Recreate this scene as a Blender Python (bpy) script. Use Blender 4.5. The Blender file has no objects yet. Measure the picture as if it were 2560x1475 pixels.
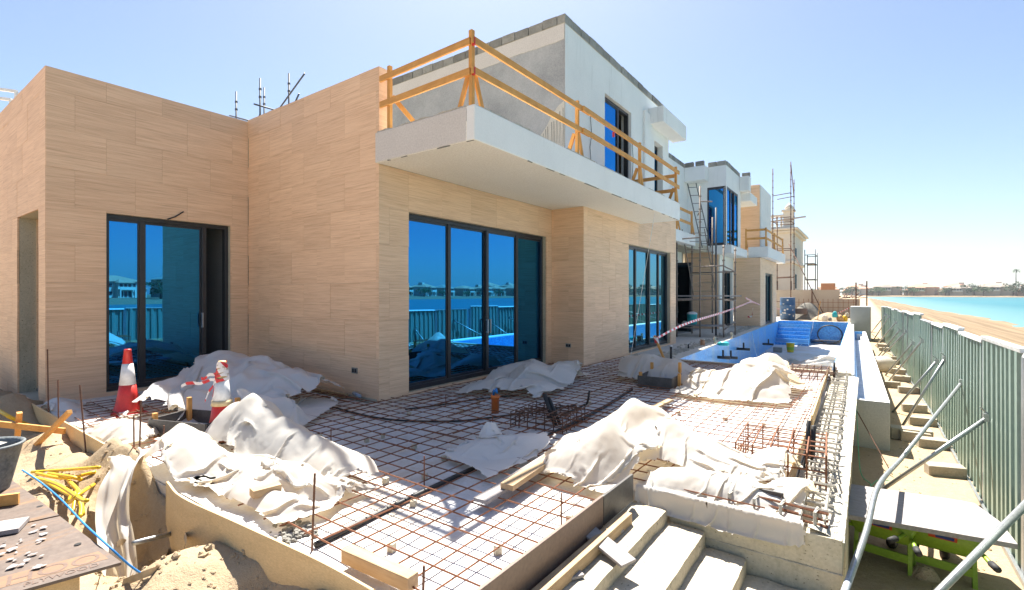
import bpy, math, random
import numpy as np
from mathutils import Vector, Matrix
R = math.radians
random.seed(11)
SC = bpy.context.scene
COL = SC.collection

# ---------------------------------------------------------------- camera
F, CX, CY, EYE = 1230.0, 1280.0, 735.0, 1.7          # calibrated focal length (px of the 2560 px wide photograph)
YAW = R(35.74)
cam = bpy.data.cameras.new('camera'); camo = bpy.data.objects.new('camera', cam); COL.objects.link(camo)
cam.sensor_width = 36; cam.lens = F / 2560 * 36; cam.shift_y = -2.5 / 2560
cam.clip_start = .05; cam.clip_end = 9000
camo.location = (0, 0, EYE); camo.rotation_euler = (R(90), 0, YAW)
SC.camera = camo
# ---------------------------------------------------------------- sky and sun
SUN_TO = Vector((.374, -.476, -1)).normalized()        # direction the light travels
SUN_EL = math.asin(-SUN_TO.z)
w = bpy.data.worlds.new('World'); SC.world = w; w.use_nodes = True
nt = w.node_tree
sky = nt.nodes.new('ShaderNodeTexSky'); sky.sky_type = 'NISHITA'; sky.sun_disc = False
sky.sun_elevation = SUN_EL
sky.sun_rotation = math.atan2(-SUN_TO.x, -SUN_TO.y)
sky.air_density = .85; sky.dust_density = 1.0; sky.ozone_density = 1.6; sky.altitude = 0
bg = nt.nodes['Background']; bg.inputs['Strength'].default_value = .06
nt.links.new(sky.outputs[0], bg.inputs['Color'])
sl = bpy.data.lights.new('sun', 'SUN'); so = bpy.data.objects.new('sun', sl); COL.objects.link(so)
sl.energy = 5.0; sl.angle = R(.53); sl.color = (1.0, .94, .84)
so.rotation_euler = SUN_TO.to_track_quat('-Z', 'Y').to_euler(); so.location = (-10, 12, 30)
vs = SC.view_settings
vs.view_transform = 'Standard'; vs.look = 'None'; vs.gamma = 1; vs.use_curve_mapping = False; vs.exposure = 1.72
SC.cycles.use_denoising = True
SC.cycles.max_bounces = 8; SC.cycles.diffuse_bounces = 4; SC.cycles.glossy_bounces = 4
SC.cycles.transparent_max_bounces = 12; SC.cycles.caustics_reflective = False; SC.cycles.caustics_refractive = False
SC.cycles.sample_clamp_indirect = 6

# ---------------------------------------------------------------- measuring helpers (photograph pixel -> point of the place)
FW = Vector((-math.sin(YAW), math.cos(YAW), 0)); RT = Vector((math.cos(YAW), math.sin(YAW), 0))
def ray(px, py): return FW + RT * ((px - CX) / F) + Vector((0, 0, -(py - CY) / F))
def atz(px, py, z=0.): r = ray(px, py); t = (z - EYE) / r.z; p = r * t; return Vector((p.x, p.y, z))
def atx(px, py, x): r = ray(px, py); p = r * (x / r.x); return Vector((x, p.y, p.z + EYE))
def aty(px, py, y): r = ray(px, py); p = r * (y / r.y); return Vector((p.x, y, p.z + EYE))
def atd(px, py, d): p = ray(px, py) * d; return Vector((p.x, p.y, p.z + EYE))
K = 1.01306                                            # scale of the reduced view the measurements were taken in
def vz(px, py, z=0.): return atz(px * K, py * K, z)
def vx(px, py, x): return atx(px * K, py * K, x)
def vy(px, py, y): return aty(px * K, py * K, y)
def vd(px, py, d): return atd(px * K, py * K, d)

# ---------------------------------------------------------------- mesh helpers
class MB:
    def __init__(s): s.v = []; s.f = []
    def add(s, vs_, fs_):
        n = len(s.v); s.v += [tuple(p) for p in vs_]; s.f += [tuple(i + n for i in f) for f in fs_]; return s
    def box(s, x0, x1, y0, y1, z0, z1):
        return s.add([(x0,y0,z0),(x1,y0,z0),(x1,y1,z0),(x0,y1,z0),(x0,y0,z1),(x1,y0,z1),(x1,y1,z1),(x0,y1,z1)],
                     [(0,3,2,1),(4,5,6,7),(0,1,5,4),(1,2,6,5),(2,3,7,6),(3,0,4,7)])
    def hexa(s, b, t):                                  # bottom quad, top quad (both ccw from above)
        return s.add(list(b) + list(t), [(0,3,2,1),(4,5,6,7),(0,1,5,4),(1,2,6,5),(2,3,7,6),(3,0,4,7)])
    def beam(s, p0, p1, wd, h, up=(0, 0, 1)):
        p0, p1 = Vector(p0), Vector(p1); d = (p1 - p0).normalized(); up = Vector(up)
        if abs(d.dot(up)) > .98: up = Vector((1, 0, 0))
        a = d.cross(up).normalized() * wd / 2; b = a.cross(d).normalized() * h / 2
        q = [p0-a-b, p0+a-b, p0+a+b, p0-a+b, p1-a-b, p1+a-b, p1+a+b, p1-a+b]
        return s.add(q, [(0,1,2,3),(7,6,5,4),(0,4,5,1),(1,5,6,2),(2,6,7,3),(3,7,4,0)])
    def tube(s, pts, r, n=6, cap=True):
        pts = [Vector(p) for p in pts]; m = len(pts); rs = r if isinstance(r, (list, tuple)) else [r] * m
        base = len(s.v); prev = None
        for i, p in enumerate(pts):
            d = (pts[min(i+1, m-1)] - pts[max(i-1, 0)]).normalized()
            if prev is None:
                u = Vector((0, 0, 1)) if abs(d.z) < .9 else Vector((1, 0, 0)); a = d.cross(u).normalized()
            else:
                a = (prev - d * prev.dot(d)).normalized()
            b = d.cross(a); prev = a
            for k in range(n):
                t = 2 * math.pi * k / n; s.v.append(tuple(p + (a * math.cos(t) + b * math.sin(t)) * rs[i]))
        for i in range(m - 1):
            for k in range(n):
                k2 = (k + 1) % n; q = base + i * n
                s.f.append((q + k, q + k2, q + n + k2, q + n + k))
        if cap:
            s.f.append(tuple(base + k for k in range(n))[::-1]); s.f.append(tuple(base + (m-1)*n + k for k in range(n)))
        return s
    def lathe(s, c, prof, n=24, cap=True):
        base = len(s.v); m = len(prof)
        for r, z in prof:
            for k in range(n):
                t = 2 * math.pi * k / n; s.v.append((c[0] + r * math.cos(t), c[1] + r * math.sin(t), c[2] + z))
        for i in range(m - 1):
            for k in range(n):
                k2 = (k + 1) % n; q = base + i * n; s.f.append((q+k, q+k2, q+n+k2, q+n+k))
        if cap:
            s.f.append(tuple(base + k for k in range(n))[::-1]); s.f.append(tuple(base + (m-1)*n + k for k in range(n)))
        return s
    def prism(s, poly, z0, z1):
        n = len(poly); b = len(s.v)
        s.v += [(p[0], p[1], z0) for p in poly] + [(p[0], p[1], z1) for p in poly]
        s.f.append(tuple(b + i for i in range(n))[::-1]); s.f.append(tuple(b + n + i for i in range(n)))
        for i in range(n): j = (i + 1) % n; s.f.append((b+i, b+j, b+n+j, b+n+i))
        return s
    def quad(s, a, b, c, d): return s.add([a, b, c, d], [(0, 1, 2, 3)])
    def mesh(s, name):
        me = bpy.data.meshes.new(name); me.from_pydata(s.v, [], s.f); me.update(); return me
    def build(s, name, mat, parent=None, smooth=False, bevel=0, sub=0):
        return obj(name, s.mesh(name), mat, parent, smooth, bevel, sub)

def obj(name, me, mat, parent=None, smooth=False, bevel=0, sub=0):
    o = bpy.data.objects.new(name, me); COL.objects.link(o)
    if mat is not None and len(me.materials) == 0: me.materials.append(mat)
    if smooth: me.shade_smooth()
    if smooth == 'angle': me.set_sharp_from_angle(angle=R(38))
    if parent is not None:
        o.parent = parent
        if parent.type == 'EMPTY': o.location = -parent.location
    if bevel:
        m = o.modifiers.new('bevel', 'BEVEL'); m.width = bevel; m.segments = 2; m.limit_method = 'ANGLE'; m.angle_limit = R(40)
    if sub:
        m = o.modifiers.new('sub', 'SUBSURF'); m.levels = sub; m.render_levels = sub
    return o
def tag(o, label, cat, group=None):
    o['label'] = label; o['category'] = cat
    if group: o['group'] = group
    return o
def thing(name, label, cat, loc=(0, 0, 0), group=None):
    o = bpy.data.objects.new(name, None); COL.objects.link(o); o.location = loc; o.empty_display_size = .2
    return tag(o, label, cat, group)
def kind(o, k): o['kind'] = k; return o
ORD = ['first','second','third','fourth','fifth','sixth','seventh','eighth','ninth','tenth','eleventh','twelfth','thirteenth','fourteenth','fifteenth','sixteenth','seventeenth','eighteenth','nineteenth','twentieth']
def ordn(i):
    if i < 20: return ORD[i]
    t, u = divmod(i + 1, 10); T = ['', '', 'twenty', 'thirty', 'forty', 'fifty', 'sixty', 'seventy']
    return T[t] + '-' + ORD[u-1] if u else T[t][:-1] + 'ieth'
def polyline(pts, n=6):                                  # Catmull-Rom
    P = [Vector(p) for p in pts]; P = [P[0]*2 - P[1]] + P + [P[-1]*2 - P[-2]]; out = []
    for i in range(1, len(P) - 2):
        for k in range(n):
            t = k / n; a, b, c, d = P[i-1], P[i], P[i+1], P[i+2]
            out.append(.5 * ((2*b) + (c-a)*t + (2*a-5*b+4*c-d)*t*t + (3*b-a-3*c+d)*t**3))
    out.append(P[-2]); return out

# value noise for terrain, cloth and broken edges
_rng = np.random.RandomState(5); _tab = _rng.rand(256, 256)
def vnoise(x, y):
    xi = np.floor(x).astype(int); yi = np.floor(y).astype(int); fx = x - xi; fy = y - yi
    fx = fx*fx*(3-2*fx); fy = fy*fy*(3-2*fy)
    t = lambda a, b: _tab[a % 256, b % 256]
    return (t(xi,yi)*(1-fx)+t(xi+1,yi)*fx)*(1-fy) + (t(xi,yi+1)*(1-fx)+t(xi+1,yi+1)*fx)*fy - .5
def fbm(x, y, o=4, s=1.):
    r = 0; a = 1.
    for i in range(o): r = r + a * vnoise(x*s + 17.3*i, y*s - 9.1*i); s *= 2.03; a *= .5
    return r

def rough_box(x0, x1, y0, y1, z0, z1, step=.05, amp=.008):
    def axis(a, b): n_ = max(1, int(round((b-a)/step))); return [a + (b-a)*i/n_ for i in range(n_+1)]
    mb = MB(); idx = {}
    def vid(p):
        k = tuple(round(c, 4) for c in p)
        if k not in idx:
            idx[k] = len(mb.v); q = np.array(p); d = [float(fbm(np.array(q[(i+1) % 3]*7+i*9), np.array(q[(i+2) % 3]*7+q[i]*5), 3, 1.3)) for i in range(3)]
            on = sum((abs(p[0]-x0) < 1e-6 or abs(p[0]-x1) < 1e-6, abs(p[1]-y0) < 1e-6 or abs(p[1]-y1) < 1e-6, abs(p[2]-z0) < 1e-6 or abs(p[2]-z1) < 1e-6))
            c = np.array([(x0+x1)/2, (y0+y1)/2, (z0+z1)/2]); inw = np.sign(c-q)*(amp*.9*(on-1)*(1+.8*d[0]))
            mb.v.append(tuple(q + amp*1.6*np.array(d)*(on > 0) + inw*np.array([abs(p[0]-x0) < 1e-6 or abs(p[0]-x1) < 1e-6, abs(p[1]-y0) < 1e-6 or abs(p[1]-y1) < 1e-6, abs(p[2]-z0) < 1e-6 or abs(p[2]-z1) < 1e-6])))
        return idx[k]
    X_, Y_, Z_ = axis(x0, x1), axis(y0, y1), axis(z0, z1)
    for A_, B_, mk, lo, hi in ((X_, Y_, lambda a, b, c: (a, b, c), z0, z1), (Y_, Z_, lambda a, b, c: (c, a, b), x0, x1), (Z_, X_, lambda a, b, c: (b, c, a), y0, y1)):
        for i in range(len(A_)-1):
            for j in range(len(B_)-1):
                for c, flip in ((lo, True), (hi, False)):
                    f_ = [vid(mk(A_[i], B_[j], c)), vid(mk(A_[i+1], B_[j], c)), vid(mk(A_[i+1], B_[j+1], c)), vid(mk(A_[i], B_[j+1], c))]; mb.f.append(tuple(f_[::-1] if flip else f_))
    return mb
# ---------------------------------------------------------------- materials
def newmat(name):
    m = bpy.data.materials.new(name); m.use_nodes = True; n = m.node_tree
    return m, n, n.nodes['Principled BSDF']
def coords(n, scale=(1, 1, 1), src='Object', rand=False):
    tc = n.nodes.new('ShaderNodeTexCoord'); mp = n.nodes.new('ShaderNodeMapping')
    n.links.new(tc.outputs[src], mp.inputs['Vector']); mp.inputs['Scale'].default_value = scale
    if rand:
        oi = n.nodes.new('ShaderNodeObjectInfo'); mu = n.nodes.new('ShaderNodeMath'); mu.operation = 'MULTIPLY'
        mu.inputs[1].default_value = 57.; n.links.new(oi.outputs['Random'], mu.inputs[0])
        n.links.new(mu.outputs[0], mp.inputs['Location'])
    return mp.outputs[0]
def noise(n, vec, scale, detail=5, rough=.6, dist=0):
    t = n.nodes.new('ShaderNodeTexNoise'); t.inputs['Scale'].default_value = scale; t.inputs['Detail'].default_value = detail
    t.inputs['Roughness'].default_value = rough; t.inputs['Distortion'].default_value = dist
    n.links.new(vec, t.inputs['Vector']); return t.outputs['Fac']
def ramp(n, fac, stops):
    r = n.nodes.new('ShaderNodeValToRGB'); e = r.color_ramp.elements
    while len(e) < len(stops): e.new(.5)
    for el, (p, c) in zip(e, stops): el.position = p; el.color = (*c, 1)
    n.links.new(fac, r.inputs['Fac']); return r.outputs['Color']
def mixc(n, fac, a, b, mode='MIX'):
    m = n.nodes.new('ShaderNodeMix'); m.data_type = 'RGBA'; m.blend_type = mode
    for s_, v_ in ((m.inputs[0], fac), (m.inputs[6], a), (m.inputs[7], b)):
        if isinstance(v_, (int, float)): s_.default_value = v_
        elif isinstance(v_, tuple): s_.default_value = (*v_, 1)
        else: n.links.new(v_, s_)
    return m.outputs[2]
def bump(n, bsdf, h, strength=.3, dist=.02):
    b = n.nodes.new('ShaderNodeBump'); b.inputs['Strength'].default_value = strength; b.inputs['Distance'].default_value = dist
    n.links.new(h, b.inputs['Height']); n.links.new(b.outputs[0], bsdf.inputs['Normal'])
def rough_mat(name, c1, c2, scale=4., rough=.85, bs=.2, bd=.01, metal=0., stretch=(1, 1, 1), rand=False, fine=40., spec=None, c3=None, var=0.):
    m, n, b = newmat(name); v = coords(n, stretch, rand=rand)
    f = noise(n, v, scale, 6, .62)
    col = ramp(n, f, [(.3, c1), (.7, c2)]) if c3 is None else ramp(n, f, [(.28, c1), (.5, c2), (.72, c3)])
    g = noise(n, v, fine, 3, .6)
    col = mixc(n, .35, col, ramp(n, g, [(.25, tuple(.55*x for x in c1)), (.75, tuple(min(1, 1.2*x) for x in c2))]))
    if var:
        oi = n.nodes.new('ShaderNodeObjectInfo'); hs = n.nodes.new('ShaderNodeHueSaturation')
        mr = n.nodes.new('ShaderNodeMapRange'); n.links.new(oi.outputs['Random'], mr.inputs[0])
        mr.inputs[3].default_value = 1 - var; mr.inputs[4].default_value = 1 + var
        n.links.new(mr.outputs[0], hs.inputs['Value']); n.links.new(col, hs.inputs['Color']); col = hs.outputs[0]
    n.links.new(col, b.inputs['Base Color']); b.inputs['Roughness'].default_value = rough; b.inputs['Metallic'].default_value = metal
    if spec is not None: b.inputs['Specular IOR Level'].default_value = spec
    if bs: bump(n, b, g, bs, bd)
    return m
def plain(name, c, rough=.6, metal=0., spec=None):
    m, n, b = newmat(name); v = coords(n); f = noise(n, v, 14., 4)
    col = ramp(n, f, [(.3, tuple(x*.82 for x in c)), (.7, tuple(min(1, x*1.1) for x in c))])
    n.links.new(col, b.inputs['Base Color']); b.inputs['Roughness'].default_value = rough; b.inputs['Metallic'].default_value = metal
    if spec is not None: b.inputs['Specular IOR Level'].default_value = spec
    return m
def wood(name, c1, c2, axis=0, scale=3.):
    m, n, b = newmat(name); st = [14, 14, 14]; st[axis] = .8
    v = coords(n, tuple(st), rand=True); f = noise(n, v, scale, 5, .6, .6); v2 = coords(n, (1, 1, 1), rand=True); g = noise(n, v2, 5., 3)
    col = mixc(n, .35, ramp(n, f, [(.3, c1), (.68, c2)]), ramp(n, g, [(.35, tuple(x*.75 for x in c1)), (.65, c2)]))
    n.links.new(col, b.inputs['Base Color']); b.inputs['Roughness'].default_value = .75; bump(n, b, f, .25, .004); return m

def stone_mat():
    m, n, b = newmat('vein_cut_stone')
    f = noise(n, coords(n, (.5, .5, 16), rand=True), 2.2, 8, .7, .3)          # broad veins
    g = noise(n, coords(n, (1.1, 1.1, 46), rand=True), 1.5, 5, .72, .25)      # fine veins
    k = noise(n, coords(n, (.35, .35, 3.), rand=True), 1.5, 3)
    c = ramp(n, f, [(.34, (0.486, .27, .14)), (.45, (0.756, .47, .265)), (.56, (0.832, .545, .325)), (.72, (0.929, .66, .43))])
    c = mixc(n, .5, c, ramp(n, g, [(.36, (0.508, .285, .15)), (.5, (0.799, .51, .30)), (.66, (0.950, .68, .45))]))
    c = mixc(n, .25, c, ramp(n, k, [(.35, (0.670, .41, .225)), (.65, (0.886, .58, .345))]))
    oi = n.nodes.new('ShaderNodeObjectInfo'); hs = n.nodes.new('ShaderNodeHueSaturation'); mr = n.nodes.new('ShaderNodeMapRange')
    n.links.new(oi.outputs['Random'], mr.inputs[0]); mr.inputs[3].default_value = .96; mr.inputs[4].default_value = 1.05; hs.inputs['Saturation'].default_value = .93
    n.links.new(mr.outputs[0], hs.inputs['Value']); n.links.new(c, hs.inputs['Color'])
    n.links.new(hs.outputs[0], b.inputs['Base Color']); b.inputs['Roughness'].default_value = .62; bump(n, b, g, .25, .004); return m
def glass_mat(name, tint=(.03, .275, .66), see=.13):
    m, n, b = newmat(name); n.nodes.remove(b); out = n.nodes['Material Output']
    gl = n.nodes.new('ShaderNodeBsdfGlossy'); gl.inputs['Roughness'].default_value = 0; gl.inputs['Color'].default_value = (*tint, 1)
    tr = n.nodes.new('ShaderNodeBsdfTransparent'); tr.inputs['Color'].default_value = (.10, .17, .22, 1)
    df = n.nodes.new('ShaderNodeBsdfDiffuse'); df.inputs['Color'].default_value = (.012, .022, .03, 1)
    v = coords(n); f = noise(n, v, .45, 2); bp = n.nodes.new('ShaderNodeBump'); bp.inputs['Strength'].default_value = .03; bp.inputs['Distance'].default_value = .05
    n.links.new(f, bp.inputs['Height']); n.links.new(bp.outputs[0], gl.inputs['Normal'])
    m1 = n.nodes.new('ShaderNodeMixShader'); m1.inputs[0].default_value = .45
    n.links.new(tr.outputs[0], m1.inputs[1]); n.links.new(df.outputs[0], m1.inputs[2])
    m2 = n.nodes.new('ShaderNodeMixShader'); m2.inputs[0].default_value = 1 - see
    n.links.new(m1.outputs[0], m2.inputs[1]); n.links.new(gl.outputs[0], m2.inputs[2]); n.links.new(m2.outputs[0], out.inputs[0]); return m
def sheet_mat(name, c=(.67, .655, .62), tr=.36):
    m, n, b = newmat(name); out = n.nodes['Material Output']
    v = coords(n); f = noise(n, v, 3., 5); g = noise(n, v, 55., 3)
    col = ramp(n, f, [(.3, tuple(x*.9 for x in c)), (.7, c)])
    n.links.new(col, b.inputs['Base Color']); b.inputs['Roughness'].default_value = .5; b.inputs['Specular IOR Level'].default_value = .3
    bump(n, b, g, .12, .004)
    t = n.nodes.new('ShaderNodeBsdfTranslucent'); t.inputs['Color'].default_value = (.88, .74, .52, 1)
    mx = n.nodes.new('ShaderNodeMixShader'); mx.inputs[0].default_value = tr
    n.links.new(b.outputs[0], mx.inputs[1]); n.links.new(t.outputs[0], mx.inputs[2]); n.links.new(mx.outputs[0], out.inputs[0]); return m
def sand_mat():
    m, n, b = newmat('sand'); v = coords(n)
    f = noise(n, v, .9, 7, .65); g = noise(n, v, 16., 6, .7); h = noise(n, v, 120., 3, .7)
    c = ramp(n, f, [(.3, (0.315, 0.230, 0.140)), (.5, (0.396, 0.297, 0.189)), (.7, (0.468, 0.365, 0.248))])
    c = mixc(n, .4, c, ramp(n, g, [(.3, (0.270, 0.194, 0.117)), (.55, (0.423, 0.324, 0.211)), (.75, (0.513, 0.410, 0.284))]))
    c = mixc(n, .3, c, ramp(n, h, [(.3, (0.270, 0.198, 0.126)), (.7, (0.522, 0.423, 0.297))]))
    sx = n.nodes.new('ShaderNodeSeparateXYZ'); tc = n.nodes.new('ShaderNodeTexCoord'); n.links.new(tc.outputs['Object'], sx.inputs[0])
    mr = n.nodes.new('ShaderNodeMapRange'); n.links.new(sx.outputs[0], mr.inputs[0]); mr.inputs[1].default_value = 1.25; mr.inputs[2].default_value = 2.0
    tk = noise(n, coords(n, (2.2, .02, 1)), 1., 4, .6)
    c = mixc(n, mr.outputs[0], c, mixc(n, 1., c, ramp(n, tk, [(.4, (0.414, 0.396, 0.378)), (.6, (0.612, 0.594, 0.576))]), 'MULTIPLY'))
    n.links.new(c, b.inputs['Base Color']); b.inputs['Roughness'].default_value = .95; b.inputs['Specular IOR Level'].default_value = .15
    ad = n.nodes.new('ShaderNodeMath'); ad.operation = 'MULTIPLY_ADD'; ad.inputs[1].default_value = .35
    n.links.new(h, ad.inputs[0]); n.links.new(g, ad.inputs[2]); bump(n, b, ad.outputs[0], .7, .03); return m
def water_mat():
    m, n, b = newmat('sea_water'); v = coords(n); f = noise(n, v, .02, 4); g = noise(n, coords(n, (1, .45, 1)), 1.1, 4, .6)
    sx = n.nodes.new('ShaderNodeSeparateXYZ'); tc = n.nodes.new('ShaderNodeTexCoord'); n.links.new(tc.outputs['Object'], sx.inputs[0])
    mr = n.nodes.new('ShaderNodeMapRange'); n.links.new(sx.outputs[0], mr.inputs[0]); mr.inputs[1].default_value = 8; mr.inputs[2].default_value = 32
    deep = ramp(n, f, [(.35, (.006, .115, .14)), (.65, (.01, .15, .17))])
    c = mixc(n, mr.outputs[0], (.12, .24, .225), deep)
    n.links.new(c, b.inputs['Base Color']); b.inputs['Roughness'].default_value = .3; b.inputs['Specular IOR Level'].default_value = .12
    bump(n, b, g, .35, .12); return m
def mosaic_mat():
    m, n, b = newmat('pool_mosaic'); v = coords(n)
    br = n.nodes.new('ShaderNodeTexVoronoi'); br.distance = 'CHEBYCHEV'; br.inputs['Randomness'].default_value = 0; br.inputs['Scale'].default_value = 18
    n.links.new(v, br.inputs['Vector'])
    wn = n.nodes.new('ShaderNodeTexWhiteNoise'); n.links.new(br.outputs['Position'], wn.inputs['Vector'])
    c = ramp(n, wn.outputs['Value'], [(0., (.02, .20, .56)), (.5, (.035, .30, .72)), (1., (.09, .43, .82))])
    gr = ramp(n, br.outputs['Distance'], [(.40, (0, 0, 0)), (.47, (1, 1, 1))])
    c = mixc(n, gr, c, (.20, .38, .60)); c = mixc(n, ramp(n, noise(n, v, .8, 5, .65), [(.5, (0, 0, 0)), (.8, (.5, .5, .5))]), c, (.42, .46, .48))
    n.links.new(c, b.inputs['Base Color']); b.inputs['Roughness'].default_value = .3; return m
def tape_mat():
    m, n, b = newmat('barrier_tape'); wv = n.nodes.new('ShaderNodeTexWave'); wv.wave_type = 'BANDS'; wv.bands_direction = 'DIAGONAL'
    wv.inputs['Scale'].default_value = 2.2; n.links.new(coords(n), wv.inputs['Vector'])
    c = ramp(n, wv.outputs['Fac'], [(.47, (.80, .74, .72)), (.53, (.62, .03, .04))]); n.links.new(c, b.inputs['Base Color']); b.inputs['Roughness'].default_value = .45; return m
def ply_mat():
    m, n, b = newmat('worn_film_plywood'); v = coords(n, (5.5, .9, 1)); f = noise(n, v, 1.2, 7, .66, .4); g = noise(n, coords(n), 22., 5, .7)
    c = ramp(n, f, [(.36, (.085, .06, .05)), (.52, (.125, .09, .075)), (.60, (.18, .10, .05)), (.72, (.32, .17, .07))])
    c = mixc(n, .35, c, ramp(n, g, [(.3, (.07, .055, .045)), (.72, (.24, .20, .165))]))
    n.links.new(c, b.inputs['Base Color']); b.inputs['Roughness'].default_value = .55; bump(n, b, g, .2, .003); return m

def dusty_mat(*a, **k):
    m = rough_mat(*a, **k); n = m.node_tree; b = n.nodes['Principled BSDF']; v = coords(n); old = b.inputs['Base Color'].links[0].from_socket
    f = noise(n, v, .7, 6, .65); g = noise(n, v, 7., 5, .7)
    msk = mul(n, ramp(n, f, [(.36, (.12, .12, .12)), (.62, (.9, .9, .9))]), ramp(n, g, [(.3, (.4, .4, .4)), (.6, (1, 1, 1))]))
    n.links.new(mixc(n, msk, old, (.50, .415, .31)), b.inputs['Base Color']); return m
def pitted_mat(*a, **k):
    m = rough_mat(*a, **k); n = m.node_tree; b = n.nodes['Principled BSDF']; v = coords(n, (1, 1, 1.6)); old = b.inputs['Base Color'].links[0].from_socket
    g = noise(n, v, 38., 2, .5); f = noise(n, coords(n, (1, 1, .3)), 3., 5, .7)
    c = mixc(n, ramp(n, g, [(.66, (0, 0, 0)), (.70, (.8, .8, .8))]), old, (.14, .12, .09)); c = mixc(n, ramp(n, f, [(.58, (0, 0, 0)), (.75, (.5, .5, .5))]), c, (.22, .20, .15))
    n.links.new(c, b.inputs['Base Color']); return m
def white_mat():
    m, n, b = newmat('white_render'); v = coords(n)
    f = noise(n, v, 1.1, 6, .65); g = noise(n, v, 45., 4, .6); st = noise(n, coords(n, (5, 5, .35)), 1.3, 6, .7, .4); d = noise(n, v, .35, 3)
    c = ramp(n, f, [(.3, (.75, .755, .74)), (.7, (.84, .84, .82))])
    c = mixc(n, mul(n, ramp(n, st, [(.56, (0, 0, 0)), (.68, (1, 1, 1))]), ramp(n, d, [(.45, (0, 0, 0)), (.62, (.55, .55, .55))])), c, (.50, .50, .47))
    c = mixc(n, .2, c, ramp(n, g, [(.3, (.66, .66, .64)), (.7, (.88, .88, .86))]))
    n.links.new(c, b.inputs['Base Color']); b.inputs['Roughness'].default_value = .9; bump(n, b, g, .18, .005); return m
def mul(n, a, b):
    m = n.nodes.new('ShaderNodeMath'); m.operation = 'MULTIPLY'; n.links.new(a, m.inputs[0]); n.links.new(b, m.inputs[1]); return m.outputs[0]

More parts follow.
